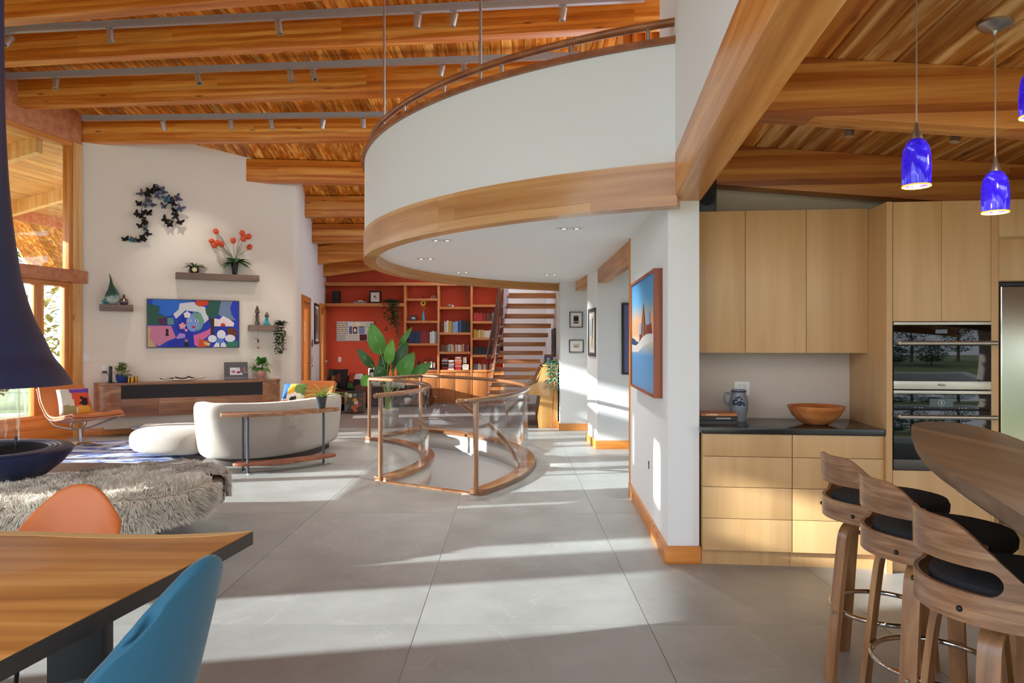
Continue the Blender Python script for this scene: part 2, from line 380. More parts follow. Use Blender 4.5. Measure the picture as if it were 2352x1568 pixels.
# stair well: white curved walls going down, lower floor
well=MB()
for r,a in ((RO+0.02,(A0-0.05,A1+0.02)),(RI-0.02,(A0-0.05,A1+0.02))):
    p=arc(r,a[0],a[1],48)
    for i in range(48): well.add([(p[i][0],p[i][1],-2.8),(p[i+1][0],p[i+1][1],-2.8),(p[i+1][0],p[i+1][1],-0.006),(p[i][0],p[i][1],-0.006)],[(0,1,2,3)],0,True)
for a in (A0-0.02,A1+0.02):
    p0=(SC[0]+RI*math.cos(a),SC[1]+RI*math.sin(a)); p1=(SC[0]+RO*math.cos(a),SC[1]+RO*math.sin(a))
    if a>0: well.poly([(p0[0],p0[1],-2.8),(p1[0],p1[1],-2.8),(p1[0],p1[1],-0.006),(p0[0],p0[1],-0.006)])
struct(well.build('wall_stairwell',M_white,norm=False))
struct(MB().box(-4.5,1.2,5.5,13,-2.95,-2.8).build('floor_lower',M_tile))

# ------------------------------------------------------------------ living ceiling: glulam beams and bent deck of planks
BEAMS=[(-0.8,-0.2,4.55,0,0),(0.7,-0.2,4.6,0,0),(2.2,-0.2,4.65,0,0),(3.7,-0.2,4.7,0,0),(5.1,-0.19,4.74,0,0),
       (6.55,-0.165,4.78,0,0),(7.98,-0.131,4.875,0,0),(9.41,-0.094,4.755,0,0),(11.02,-0.026,4.57,0,0),
       (12.6,0.06,4.16,-0.012,0),(13.6,0.0,3.833,0,0),(14.7,0.0,3.49,0,0),(15.75,0,3.64,0.11,0),(16.85,0,3.575,0.13,0)]
BH,BW=0.39,0.17
def by(k,X): return BEAMS[k][0]+BEAMS[k][1]*X
def bz(k,X): return BEAMS[k][2]+BEAMS[k][3]*X
M_backing=mat('deck_backing','#4a2c14',0.8)
ceiling=sempty('ceiling')
bk=MB()
XL,XR=-10.5,2.6
def deckpts(X):
    pts=[(by(k,X), bz(k,X)+BH) for k in range(len(BEAMS))]
    pts=[(-1.6,pts[0][1])]+pts+[(17.8,pts[-1][1]-0.05)]
    return pts
wdt=0.142; n=int((XR-XL)/wdt)
SKX0,SKX1,SKY0,SKY1=-2.25,0.5,13.75,16.6      # invented roof light, out of view, brings daylight into the back sitting room
def cutpts(dp,a,b):
    o=[]
    for (Ya,Za),(Yb,Zb) in zip(dp[:-1],dp[1:]):
        lo,hi=max(Ya,a),min(Yb,b)
        if lo<hi-1e-6:
            for Y in (lo,hi):
                q=(Y,Za+(Zb-Za)*(Y-Ya)/(Yb-Ya))
                if not o or abs(o[-1][0]-Y)>1e-6: o.append(q)
    return o
PL=[]
for i in range(n):
    xm=XL+(i+0.5)*wdt; dp=deckpts(xm)
    if SKX0<xm<SKX1: PL += [(i,cutpts(dp,-9,SKY0)),(i,cutpts(dp,SKY1,99))]
    else: PL.append((i,dp))
for i,dp in PL:
    x0=XL+i*wdt; x1=x0+wdt; mb=MB(); g=0.0015; c=0.005
    vs=[];fs=[]
    for (Y,Z) in dp: vs += [(x0+g,Y,Z+0.035),(x0+g,Y,Z+0.006),(x0+g+c,Y,Z),(x1-g-c,Y,Z),(x1-g,Y,Z+0.006),(x1-g,Y,Z+0.035)]
    for k in range(len(dp)-1):
        a=k*6
        for q in range(5): fs.append((a+q,a+q+1,a+6+q+1,a+6+q))
    mb.add(vs,fs); mb.build('plank',M_plank,ceiling,norm=False)
xsb=[XL+0.25*j for j in range(33)]+[SKX0,SKX1]+[0.5+0.3*j for j in range(1,8)]
for xa,xb in zip(xsb[:-1],xsb[1:]):
    for rng in (((-9,SKY0),(SKY1,99)) if abs(xa-SKX0)<0.01 else ((-9,99),)):
        A_=cutpts(deckpts(xa),*rng); B_=cutpts(deckpts(xb),*rng)
        if len(A_)==len(B_): bk.add([(xa,Y,Z+0.036) for Y,Z in A_]+[(xb,Y,Z+0.036) for Y,Z in B_],[(q,q+1,len(A_)+q+1,len(A_)+q) for q in range(len(A_)-1)])
bk.build('backing',M_backing,ceiling,norm=False)
sky=sempty('window_6')
A_=cutpts(deckpts(SKX0),SKY0,SKY1); B_=cutpts(deckpts(SKX1),SKY0,SKY1)
for q in range(len(A_)-1):
    (ya,za),(yb,zb)=A_[q],A_[q+1]; zc,zd=B_[q][1],B_[q+1][1]
    MB().add([(SKX0,ya,za+0.06),(SKX1,B_[q][0],zc+0.06),(SKX1,B_[q+1][0],zd+0.06),(SKX0,yb,zb+0.06)],[(0,1,2,3)]).build('pane',M_winglass,sky,norm=False)
for P0,P1 in ((A_[0],A_[-1]),(B_[0],B_[-1])):
    X_=SKX0 if P0 is A_[0] else SKX1
    MB().tube([(X_,P[0],P[1]+0.04) for P in (A_ if X_==SKX0 else B_)],0.05,4).build('frame_rail',M_fir,sky)
for k in range(len(BEAMS)):
    x0,x1=XL,XR-0.1
    if k in (9,10,11,12,13): x0,x1=-7.2,1.6
    if k<5: x1=0.5+0.1*k
    ang=math.atan(BEAMS[k][1]); cx=(x0+x1)/2; Ln=(x1-x0)/math.cos(ang)
    b=MB().box(-Ln/2,Ln/2,-BW/2,BW/2,0,BH)
    if BEAMS[k][3]:
        b.v=[(p[0],p[1],p[2]+BEAMS[k][3]*p[0]) for p in b.v]
    o=b.build('beam',M_glulam,ceiling,bevel=0.006,loc=(cx,by(k,cx),bz(k,cx)),rz=ang)

# ------------------------------------------------------------------ left walls: TV wall, curved corner, return wall, red back wall
TD=Vector((0.885,0.465,0)).normalized(); TN=Vector((TD.y,-TD.x,0)); TO=Vector((-6.73,11.1,0)); TA=math.atan2(TD.y,TD.x)
def tvt(x,off=0):
    q=(x-CX)/F; o=TO+TN*off; return (q*o.y-o.x)/(TD.x-TD.y*q)
def tvz(x,y,off=0):
    t=tvt(x,off); Y=(TO+TN*off+TD*t).y; return CAMZ+(CY-y)*Y/F
def tvw(t,off=0,z=0): 
    p=TO+TN*off+TD*t; return Vector((p.x,p.y,z))
tc0=tvw(3.22); tc1=Vector((-3.84,12.98,0)); te=Vector((-4.55,17.5,0))
cornerpts=[tc0]+[Vector(p) for p in bez(tc0,tc0+TD*0.1,tc1+(tc1-te).normalized()*0.12,tc1,6)][1:]
path=[TO]+cornerpts+[te]
out=[p.to_tuple()[:2] for p in path]
struct(MB().prism([p for p in out[:-1]]+[(tc1.x-0.2,tc1.y+0.05),(-4.6,13.4),(-6.9,11.4)],0,5.3).build('wall_left',M_white_warmlit))
RW=lambda Y: tc1.lerp(te,(Y-tc1.y)/(te.y-tc1.y))
DOORS=((13.05,14.25,2.33),(15.95,17.1,2.33))
wr=MB()
for (y0,y1,z0) in ((12.98,13.05,0),(13.05,14.25,2.33),(14.25,15.95,0),(15.95,17.1,2.33),(17.1,17.5,0)):
    p,q=RW(y0),RW(y1); wr.prism([(p.x,p.y),(q.x,q.y),(q.x-0.15,q.y),(p.x-0.15,p.y)],z0,5.0)
struct(wr.build('wall_left_return',M_white,norm=False))
struct(MB().box(-5,0.9,17.4,17.6,0,4.4).build('wall_back',M_red))
struct(MB().box(-0.2,0.82,16.85,17.0,0,4.4).build('wall_stair_back',M_white))
# baseboards under the TV wall
bb=MB(); q0=tvw(0.02,0.02); q1=tvw(3.2,0.02)
struct(MB().box(0.0,3.22,-0.022,0,0,0.11,M=Matrix.Translation(TO)@Matrix.Rotation(TA,4,'Z')).build('baseboard_left',M_firX,bevel=0.003))

# ------------------------------------------------------------------ left glass wall: posts, rails, panes
WA=math.atan2(1.0,0.2); WDIR=Vector((0.2,1.0,0)).normalized()
def wp(Y): return Vector((-6.75-0.2*(11.1-Y),Y,0))
POSTS=[(11.02,0.17),(9.18,0.17),(7.32,0.17),(5.19,0.33),(3.05,0.34),(1.75,0.17)]  # all but the first out of view, placed for their floor shadows
WR=Matrix.Rotation(math.atan2(WDIR.y,WDIR.x),4,'Z')
def wmat(Y): return Matrix.Translation(wp(Y))@WR   # local x runs along the wall away from the camera
for i in range(len(POSTS)-1):
    Yb,wb=POSTS[i]; Ya,wa=POSTS[i+1]
    root=sempty('window_%d'%(i+1)); root.matrix_world=wmat(Ya)
    L=(wp(Yb)-wp(Ya)).length
    P=lambda nm,m,*b,bev=0.004: MB().box(*b).build(nm,m,root,bevel=bev)
    P('post',M_pine,L-wb/2,L+wb/2,-0.08,0.10,0,4.52)
    if i==len(POSTS)-2: P('post',M_pine,-wa/2,wa/2,-0.08,0.10,0,4.52)
    a,b=wa/2,L-wb/2
    P('header',M_fascia,-wa/2,L+wb/2,-0.07,0.06,4.52,5.35)
    P('head_rail',M_firX,a,b,-0.06,0.05,4.44,4.52)
    P('transom',M_fascia,-0.0,L+wb/2+(0.05 if i==0 else 0),-0.13,0.10,2.37,2.56)
    P('sill_board',M_firX,a,b,-0.07,0.10,0.0,0.34)
    P('sill_rail',M_firX,a,b,-0.06,0.05,0.34,0.40)
    for z0,z1 in ((2.56,4.44),(0.40,2.37)):
        P('frame_stile',M_fir,b-0.07,b,-0.06,0.05,z0,z1); P('frame_stile',M_fir,a,a+0.07,-0.06,0.05,z0,z1)
    P('frame_rail',M_firX,a+0.07,b-0.07,-0.06,0.05,2.30,2.37)
    mids=[]
    if L>1.5 and i<3:
        for mx in (b-0.62,): 
            P('mullion',M_fir,mx-0.06,mx+0.06,-0.05,0.05,0.40,2.30); mids.append(mx)
        P('casement_stile',M_fir,b-0.14,b-0.07,-0.05,0.04,0.40,2.30); P('casement_stile',M_fir,mids[0]+0.06,mids[0]+0.11,-0.05,0.04,0.40,2.30)
        MB().cbox((b-0.35,-0.075,0.43),(0.10,0.02,0.02)).build('window_crank',M_black,root)
    P('pane',M_winglass,a+0.07,b-0.07,-0.006,0.006,2.56,4.44,bev=0)
    edges=[a+0.07]+mids+[b-0.07]
    for e0,e1 in zip(edges[:-1],edges[1:]): P('pane',M_winglass,e0,e1,-0.006,0.006,0.40,2.30,bev=0)
pa,pb_=wp(3.63),wp(4.83)
struct(MB().prism([(pa.x+0.09,pa.y-0.02),(pb_.x+0.09,pb_.y-0.02),(pb_.x-0.12,pb_.y+0.02),(pa.x-0.12,pa.y+0.02)],0,5.3).build('wall_left_shade_pier',M_white))  # unseen pier added to cast the wide dark band on the floor
wl=wp(1.75); wl2=wp(-1.4)
struct(MB().prism([(wl.x,wl.y),(wl2.x,wl2.y),(wl2.x-0.15,wl2.y),(wl.x-0.15,wl.y)],0,5.3).build('wall_left_front',M_white))

sof=sempty('ceiling_soffit')
sw0=wp(-1.6); sL=(wp(16.0)-sw0).length
for i in range(19):
    w_=0.14; d0=0.12+i*w_; z0=4.50-0.21*d0; z1=4.50-0.21*(d0+w_-0.006)
    MB().add([(0,d0,z0),(sL,d0,z0),(sL,d0+w_-0.004,z1),(0,d0+w_-0.004,z1),(0,d0,z0+0.03),(sL,d0,z0+0.03),(sL,d0+w_-0.004,z1+0.03),(0,d0+w_-0.004,z1+0.03)],[(0,1,2,3),(4,5,6,7),(0,1,5,4),(2,3,7,6)]).build('plank',MATS.get('soffit_plank') or wood('soffit_plank','#b97a3a','#cf9450','#e6b878','X',0.45,1.0,0.15),sof,loc=sw0,rz=WA,norm=True)
MB().box(0,sL,2.78,2.84,3.72,4.15).build('fascia',M_fascia,sof,loc=sw0,rz=WA)
for q in range(10):
    b=MB().box(0,0.12,0.12,2.78,-0.22,0.0); b.v=[(p[0],p[1],p[2]+4.50-0.21*p[1]) for p in b.v]; b.build('beam',M_pine,sof,loc=sw0+WDIR*(q*1.9+0.9),rz=WA)
# ------------------------------------------------------------------ right walls
WRX=lambda Y: 1.035+0.049*(Y-4.74)
wallr=struct(MB().prism([(WRX(4.74),4.74),(1.243,4.74),(1.32,6.86),(WRX(6.86),6.86)],0,2.46).build('wall_right',M_white))
struct(MB().prism([(WRX(6.86)-0.012,6.86),(1.33,6.86),(1.33,6.885),(WRX(6.86)-0.012,6.885)],0,2.46).build('trim_2',M_fir))
# baseboards
struct(MB().prism([(WRX(4.74)-0.022,4.718),(1.25,4.718),(1.25,4.74),(WRX(4.74),4.74),(WRX(6.86),6.86),(WRX(6.86)-0.022,6.86)],0,0.115).build('baseboard_right',M_firX,bevel=0.003))
struct(MB().prism([(1.17,9.78),(3.2,9.78),(3.2,10.6),(1.118,10.6)],0,2.75).build('wall_hall',M_white))
struct(MB().prism([(1.145,9.757),(3.2,9.757),(3.2,9.78),(1.17,9.78),(1.118,10.6),(1.095,10.6)],0,0.115).build('baseboard_hall',M_firX,bevel=0.003))
struct(MB().prism([(0.80,11.8),(3.2,11.8),(3.2,12.0),(1.0,12.0),(1.0,17.4),(0.82,17.4)],0,2.75).build('wall_corner',M_white))
struct(MB().prism([(0.775,11.777),(3.2,11.777),(3.2,11.8),(0.80,11.8),(0.81,12.6),(0.785,12.6)],0,0.115).build('baseboard_corner',M_firX,bevel=0.003))
struct(MB().box(3.05,3.2,5.6,12,0,2.75).build('wall_hall_end',M_white))
hb=lambda p0,p1,w,z0,z1,nm: struct(MB().prism([p0,p1,(p1[0]+w,p1[1]),(p0[0]+w,p0[1])],z0,z1).build(nm,M_gluY,bevel=0.006))
hb((1.145,6.885),(1.175,9.80),0.14,2.27,2.46,'trim_3')
hb((1.11,10.6),(1.05,11.8),0.14,2.30,2.46,'trim_4')
struct(MB().box(1.26,3.1,6.7,11.9,2.46,2.5).build('ceiling_hall',M_white))

# ------------------------------------------------------------------ round mezzanine
MC=(2.52,8.5); MR=4.2
def mzx(Y): return 1.16+0.05*(Y-4.74)
ma0=math.atan2(4.573-MC[1],1.06-MC[0]); ma1=math.atan2(12.42-MC[1],0.86-MC[0])
if ma0<0: ma0+=2*math.pi
# arc from front end (ma0) back to far end (ma1) through the leftmost point
def marc(r,n,a=None,b=None):
    a=ma0 if a is None else a; b=ma1 if b is None else b
    return [(MC[0]+r*math.cos(a+(b-a)*i/n),MC[1]+r*math.sin(a+(b-a)*i/n)) for i in range(n+1)]
NA=72
slab=marc(MR-0.12,NA)+[(1.18,12.4),(1.2,4.7)]
struct(MB().prism(slab,2.46,2.66).build('ceiling_mezzanine',mat('ceiling_white','#f3f4f6',0.8)))
def ringwall(r0,r1,z0,z1,n=NA,a=None,b=None,sm=True):
    mb=MB(); o=marc(r1,n,a,b); i_=marc(r0,n,a,b)
    for k in range(n):
        q=[o[k],o[k+1],i_[k+1],i_[k]]
        mb.add([(p[0],p[1],z) for z in (z0,z1) for p in q],[(0,1,5,4),(2,3,7,6)],0,sm)
        mb.add([(p[0],p[1],z) for z in (z0,z1) for p in q],[(3,2,1,0),(4,5,6,7)],0,False)
    for k in (0,n):
        q=[o[k],i_[k]]; mb.poly([(q[0][0],q[0][1],z0),(q[1][0],q[1][1],z0),(q[1][0],q[1][1],z1),(q[0][0],q[0][1],z1)])
    return mb
struct(ringwall(MR-0.12,MR-0.012,2.62,3.38).build('wall_mezzanine',M_white))
# curved glulam edge beam built of two splayed lengths
M_ring=wood('curved_glulam','#a0662f','#c48a4c','#e0b078','X',0.3,0.8,0.0,lam=0.09,knots=True,coat=0.2,cyl=4.2)
amid=ma0+(ma1-ma0)*0.20
eb=thing('curved_edge_beam','curved laminated timber beam along the edge of the round mezzanine','beam',(MC[0],MC[1],0))
for aa,bb in ((ma0,amid),(amid,ma1)):
    mb=ringwall(MR-0.13,MR+0.0,2.34,2.62,int(NA*abs(bb-aa)/abs(ma1-ma0))+1,aa,bb)
    mb.v=[(p[0]-MC[0],p[1]-MC[1],p[2]) for p in mb.v]; mb.build('beam_length',M_ring,eb)
mr=thing('mezzanine_railing','curved oak capped guard rail with steel posts on the round mezzanine wall','railing',(MC[0],MC[1],0))
def sub_mc(mb): mb.v=[(p[0]-MC[0],p[1]-MC[1],p[2]) for p in mb.v]; return mb
sub_mc(ringwall(MR-0.15,MR+0.018,3.38,3.42)).build('cap_board',M_capwood,mr)
pr=marc(MR-0.06,NA); sub_mc(MB().tube([(p[0],p[1],3.54) for p in pr],0.031,12,sq=0.85)).build('handrail',M_capwood,mr)
for f in (0.02,0.075,0.135,0.20,0.265,0.35,0.45,0.55,0.65,0.75,0.85,0.95):
    a=ma0+(ma1-ma0)*f; x=MC[0]+(MR-0.06)*math.cos(a); y=MC[1]+(MR-0.06)*math.sin(a)
    sub_mc(MB().cyl((x,y,3.415),(x,y,3.53),0.012,n=10)).build('post',M_steel,mr)
for px_,Y in ((1077,5.32),(857,6.62)):
    p=at(px_,200,Y)
    d=Vector((p.x-MC[0],p.y-MC[1],0)).normalized()*(MR-0.06); x=MC[0]+d.x; y=MC[1]+d.y
    tag(MB().cyl((0,0,0),(0,0,1.78 if Y>6 else 1.76),0.011,n=10).build('suspension_rod',M_steel,loc=(x,y,3.42)),
        'thin steel rod hanging from the roof to the mezzanine rail, %s one'%('nearer' if Y<6 else 'farther, left'),'rod','mezzanine suspension rods')
# timber mullion wall and white wall behind the mezzanine
UX=lambda Y: 1.066+0.12*(Y-4.74)
tw=sempty('wall_upper_timber')
k=0
for x0,w_,d,m in ((1.28,0.05,0.06,M_pine),(1.335,0.10,0.02,M_fir),(1.44,0.05,0.08,M_fir),(1.495,0.09,0.02,M_fir),(1.59,0.09,0.06,M_fir),(1.685,0.07,0.02,M_fir),(1.76,0.05,0.10,M_pine)):
    MB().box(x0,x0+w_,8.6-d,8.66,2.66,5.3).build('board',m,tw,bevel=0.004)
struct(MB().prism([(UX(-1.4),-1.4),(UX(5.73),5.73),(UX(5.73)+0.15,5.73),(UX(-1.4)+0.17,-1.4)],2.66,5.4).build('wall_upper',M_white))
# kitchen beam that carries the upper wall
bmdir=math.atan2(1.0,0.12)
Lb=6.2
tag(MB().box(-Lb,0,-0.185,0,0,0.275).build('timber_beam',wood('glulam_long','#b0641c','#d68c3c','#f2ba70','X',0.33,0.8,0.0,knots=True),bevel=0.008,loc=(UX(4.76),4.76,2.403),rz=bmdir),
    'big honey coloured timber beam running toward the viewer between living room and kitchen','beam')
# recessed double lights in the mezzanine ceiling
M_lamp=mat('warm_lamp','#fff1d8',0.4,emit=6.0)
for i,(x,y) in enumerate(((1014,552),(1310,525),(978,594),(1062,625),(1265,631))):
    Y=0.985*F/(CY-y); p=at(x,y,Y)
    t=thing('recessed_light',['recessed twin light nearest the left edge beam of the white ceiling','recessed twin light in the white ceiling nearest the kitchen wall','recessed twin light close to the leftmost curve of the edge beam','recessed twin light above the bookcase end of the white ceiling','recessed twin light above the piano and hall corner'][i],'ceiling light',(p.x,p.y,2.46),0,'recessed mezzanine lights')
    MB().prism([(0.085*math.cos(q*math.pi/12)*(1.0)+ (0.04 if math.cos(q*math.pi/12)>0 else -0.04),0.05*math.sin(q*math.pi/12)) for q in range(24)],-0.006,0.0).build('trim_plate',M_white,t)
    for s in (-0.055,0.055):
        MB().lathe([(0.0,-0.007),(0.028,-0.007),(0.032,-0.010),(0.036,-0.0065)],14,c=(s,0,0),caps=False).build('bezel',M_steel,t)
        MB().lathe([(0.0,-0.0085),(0.016,-0.0085)],12,c=(s,0,0),caps=False).build('bulb',M_lamp,t)
    li=bpy.data.lights.new('downlight_fill','SPOT'); li.energy=60; li.spot_size=R(120); li.spot_blend=0.6; li.color=(1,0.97,0.93); li.shadow_soft_size=0.05  # lamp switched on in the fitting as added fill light
    lo=bpy.data.objects.new('downlight_fill',li); col.objects.link(lo); lo.parent=t; lo.location=(0,0,-0.03)

# ------------------------------------------------------------------ kitchen shell
KA=math.atan(0.11); KO=Vector((1.235,4.68,0)); E1=Vector((math.cos(KA),-math.sin(KA),0)); E2=Vector((math.sin(KA),math.cos(KA),0))
def kw(u,v,z=0): p=KO+E1*u+E2*v; return Vector((p.x,p.y,z))
def kbox(name,m,parent,u0,u1,v0,v1,z0,z1,bevel=0.0):   # box in kitchen axes, as an object with its own frame
    return MB().box(0,u1-u0,0,v1-v0,0,z1-z0).build(name,m,parent,bevel=bevel,loc=(kw(u0,v0,z0) if parent is None else (u0,v0,z0)),rz=(-KA if parent is None else 0))
struct(kbox('wall_kitchen',M_taupe,None,-0.05,4.2,0.62,0.75,0,3.3))
struct(kbox('wall_kitchen_right',M_taupe,None,4.2,4.35,-3.2,0.75,0,3.3))
kc=sempty('ceiling_kitchen')
KS=0.10
def kzd(u): return 2.87-KS*u
# planks run in depth, the deck falls to the right along u
W=0.150; nk=int(4.3/W)
slope=math.atan(KS)
for i in range(nk):
    u=-0.03+i*W
    mb=MB(); g=0.0015;c=0.006
    prof=[(g,0.035),(g,0.007),(g+c,0),(W-g-c,0),(W-g,0.007),(W-g,0.035)]
    vs=[(q[0],y,q[1]-KS*q[0]) for y in (-4.9,0.75) for q in prof]
    mb.add(vs,[(q,q+1,q+7,q+6) for q in range(5)])
    o=mb.build('plank',M_plankK,kc,loc=kw(u,0,kzd(u)),rz=-KA,norm=False)
o=MB().add([(0,-4.9,0.036),(4.4,-4.9,0.036-KS*4.4),(4.4,0.75,0.036-KS*4.4),(0,0.75,0.036)],[(0,1,2,3)]).build('backing',M_backing,kc,loc=kw(0,0,2.87),rz=-KA,norm=False)
for v0 in (0.34,-1.22,-2.78,-4.3):
    b=MB().box(-0.02,4.19,0,0.16,-0.285,0.0); b.v=[(p[0],p[1],p[2]-KS*p[0]) for p in b.v]
    b.build('beam',wood('glulam_kitchen','#7a3a0e','#a85c20','#dc9c50','X',0.38,1.0,0.06,lam=0.042,knots=True),kc,bevel=0.006,loc=kw(0,v0,2.87),rz=-KA)
# ------------------------------------------------------------------ kitchen furniture (local frame: x right, y into the wall)
def kthing(name,label,cat,u,v,z=0,group=None): return thing(name,label,cat,kw(u,v,z),-KA,group)
BL=1.148
t=kthing('wall_cabinet','row of three tall flat maple upper cabinet doors above the black counter','cabinet',-0.06,0.27,1.392)
kbox('body',M_maple,t,0.0,1.208,0.02,0.35,0.0,0.976)
for i in range(3):
    kbox('door',M_mapleX,t,0.0+i*0.4027+0.0015,(i+1)*0.4027-0.0015,0.0,0.019,0.0,0.976,0.0015)
dz=[0.105,0.315,0.52,0.72,0.868]
for i in range(2):
    t=kthing('drawer_cabinet',['maple base cabinet with four plain drawers next to the white wall end','maple base cabinet with four plain drawers beside the oven column'][i],'cabinet',0.015+i*0.567,0,0)
    kbox('body',M_maple,t,0,0.565,0.02,0.61,0.10,0.868); kbox('kickboard',M_maple,t,0,0.565,0.055,0.075,0.0,0.10)
    for j in range(4): kbox('drawer',M_mapleX,t,0.0015,0.5635,0.0,0.019,dz[j]+0.0015,dz[j+1]-0.002,0.0015)
tag(kbox('countertop',M_granite,None,0.0,BL,-0.02,0.618,0.871,0.91,0.003),'black speckled granite countertop over the maple drawers','countertop')
# oven column
t=kthing('oven_cabinet','tall maple cabinet column that houses the two ovens','cabinet',BL,-0.03,0)
kbox('side_panel',M_maple,t,0.0,0.036,0,0.648,0.0,2.355); kbox('side_panel',M_maple,t,0.622,0.665,0,0.648,0.0,2.355)
kbox('top_panel',M_maple,t,0.036,0.622,0.02,0.648,2.335,2.355); kbox('back_panel',M_maple,t,0.036,0.622,0.60,0.648,0,2.335)
for i in range(2): kbox('door',M_mapleX,t,0.040+i*0.291,0.329+i*0.291,0.0,0.02,1.597,2.352,0.0015)
kbox('drawer',M_mapleX,t,0.040,0.620,0.0,0.02,0.10,0.655,0.0015); kbox('kickboard',M_maple,t,0.036,0.622,0.06,0.08,0,0.10)
M_ovengl=mat('black_oven_glass','#0b0b0c',0.03,spec=0.5)
M_ovenst=mat('oven_steel','#b9b2a6',0.32,0.9)
M_disp=mat('oven_display','#24282c',0.1,emit=0.25,emcol='#6c7a80')
M_text=mat('glowing_white_ink','#e8e8e8',0.5,emit=0.15)  # faint glow put into the ink, on oven marks and book spines
M_dark=mat('dark_ink','#1c1a19',0.6)
def text(name,body,size,m,parent,loc,rot=(R(90),0,0),align='CENTER',ext=0.0004,sx=1.0):
    cu=bpy.data.curves.new(name,'FONT'); cu.body=body; cu.size=size; cu.align_x=align; cu.align_y='CENTER'; cu.extrude=ext
    o=bpy.data.objects.new(name,cu); col.objects.link(o); bpy.context.view_layer.update()
    me=bpy.data.meshes.new_from_object(o); me.materials.clear(); me.materials.append(m)
    bpy.data.objects.remove(o); q=bpy.data.objects.new(name,me); col.objects.link(q)
    q.parent=parent; q.location=loc; q.rotation_euler=rot; q.scale=(sx,1,1); return q
for k,(z0,z1,lab) in enumerate(((1.169,1.595,'upper built-in black glass oven with long steel bar handle'),(0.66,1.165,'lower built-in black glass oven with clock display and steel bar handle'))):
    t=kthing('oven',lab,'oven',BL+0.041,-0.035,z0); h=z1-z0
    kbox('body',M_black,t,0.0,0.578,0.03,0.58,0.0,h-0.002)
    if k==0:
        kbox('door',M_ovengl,t,0.0,0.578,0.0,0.03,0.052,h-0.02,0.002)
        kbox('vent_strip',M_ovenst,t,0.0,0.578,-0.002,0.03,h-0.02,h-0.002,0.001)
        kbox('base_strip',M_ovenst,t,0.0,0.578,-0.004,0.03,0.0,0.052,0.002)
        text('brand_lettering','Miele',0.022,M_dark,t,(0.285,-0.005,0.028))
        kbox('knob_display',M_disp,t,0.25,0.32,-0.001,0.004,h-0.075,h-0.05)
        MB().lathe([(0,-0.012),(0.016,-0.012),(0.018,0.0)],18,M=Matrix.Translation((0.40,0,h-0.062))@Matrix.Rotation(R(-90),4,'X')).build('control_knob',M_black,t)
        hz=h-0.135
    else:
        kbox('control_panel',M_ovengl,t,0.0,0.578,0.0,0.03,h-0.125,h-0.026,0.002)
        kbox('vent_strip',M_ovenst,t,0.0,0.578,-0.003,0.03,h-0.024,h-0.004,0.001)
        kbox('door',M_ovengl,t,0.0,0.578,0.0,0.03,0.068,h-0.128,0.002)
        kbox('base_strip',mat('dark_steel','#57504d',0.4,0.7),t,0.0,0.578,-0.002,0.03,0.0,0.066,0.002)
        kbox('display',M_disp,t,0.215,0.355,-0.001,0.004,h-0.105,h-0.055)
        mb=MB(); cx,cz=0.285,h-0.08
        for q in range(12):
            a=q*math.pi/6; mb.cbox((cx+0.019*math.cos(a),-0.0015,cz+0.019*math.sin(a)),(0.003,0.001,0.003))
        mb.cbox((cx,-0.0015,cz+0.005),(0.002,0.001,0.016)); mb.cbox((cx+0.003,-0.0015,cz-0.004),(0.002,0.001,0.012)); mb.build('clock_face',M_text,t)
        mb=MB()
        for q in (0.13,0.155,0.17,0.285,0.39,0.41,0.43): mb.cbox((q,-0.0008,h-0.112),(0.007,0.001,0.002))
        mb.build('touch_marks',M_text,t); hz=h-0.165
    mb=MB().cyl((0.018,-0.052,hz),(0.585,-0.052,hz),0.0145,n=14); mb.build('handle',M_ovenst,t)
    for xx in (0.012,0.566): MB().cbox((xx+0.008,-0.026,hz),(0.018,0.055,0.020)).build('handle_bracket',M_ovenst,t,bevel=0.003)
# fridge column
t=kthing('fridge_cabinet','maple bridge cabinet with flap doors above the steel refrigerator','cabinet',BL+0.667,-0.03,1.845)
kbox('body',M_maple,t,0.0,0.95,0.02,0.34,0.0,0.51); kbox('door',M_mapleX,t,0.0,0.95,0,0.02,0.005,0.262,0.0015); kbox('door',M_mapleX,t,0.0,0.95,0,0.02,0.278,0.51,0.0015)
t=kthing('refrigerator','brushed steel built-in refrigerator at the right edge of the kitchen','refrigerator',BL+0.672,-0.04,0)
kbox('body',mat('fridge_shell','#4a4a48',0.5),t,0.0,0.92,0.05,0.64,0.0,1.84); kbox('grille',M_black,t,0.0,0.92,0.02,0.05,1.815,1.838)
kbox('door',mat('fridge_steel','#b8b59e',0.22,0.95),t,0.006,0.914,0.0,0.05,0.10,1.81,0.004)
kbox('door_edge_trim',M_chrome,t,0.0,0.006,-0.002,0.05,0.10,1.81); kbox('toe_grille',M_black,t,0.0,0.92,0.06,0.08,0,0.10)
# speaker on top of the upper cabinets, stein, bowl, books, socket
t=kthing('loudspeaker','black box loudspeaker standing on top of the upper cabinets','speaker',0.03,0.33,2.37)
kbox('cabinet',M_black,t,0,0.13,0.0,0.2,0,0.25,0.004); MB().lathe([(0,-0.004),(0.045,-0.001),(0.05,0.002)],20,M=Matrix.Translation((0.065,0,0.10))@Matrix.Rotation(R(90),4,'X')).build('woofer',M_blackcloth,t)
p=at(1702,962,4.98); t=thing('beer_stein','grey salt-glazed stoneware jug with blue painting beside the socket','jug',(p.x,5.03,0.91),R(-5))
MB().lathe([(0.0,0.0),(0.050,0.0),(0.053,0.012),(0.050,0.025),(0.062,0.07),(0.066,0.12),(0.060,0.16),(0.050,0.19),(0.049,0.215),(0.051,0.222),(0.046,0.222),(0.044,0.20),(0.0,0.20)],28).build('body',mat('grey_stoneware','#7d8186',0.35,noise_amt=0.15,nscale=40),t)
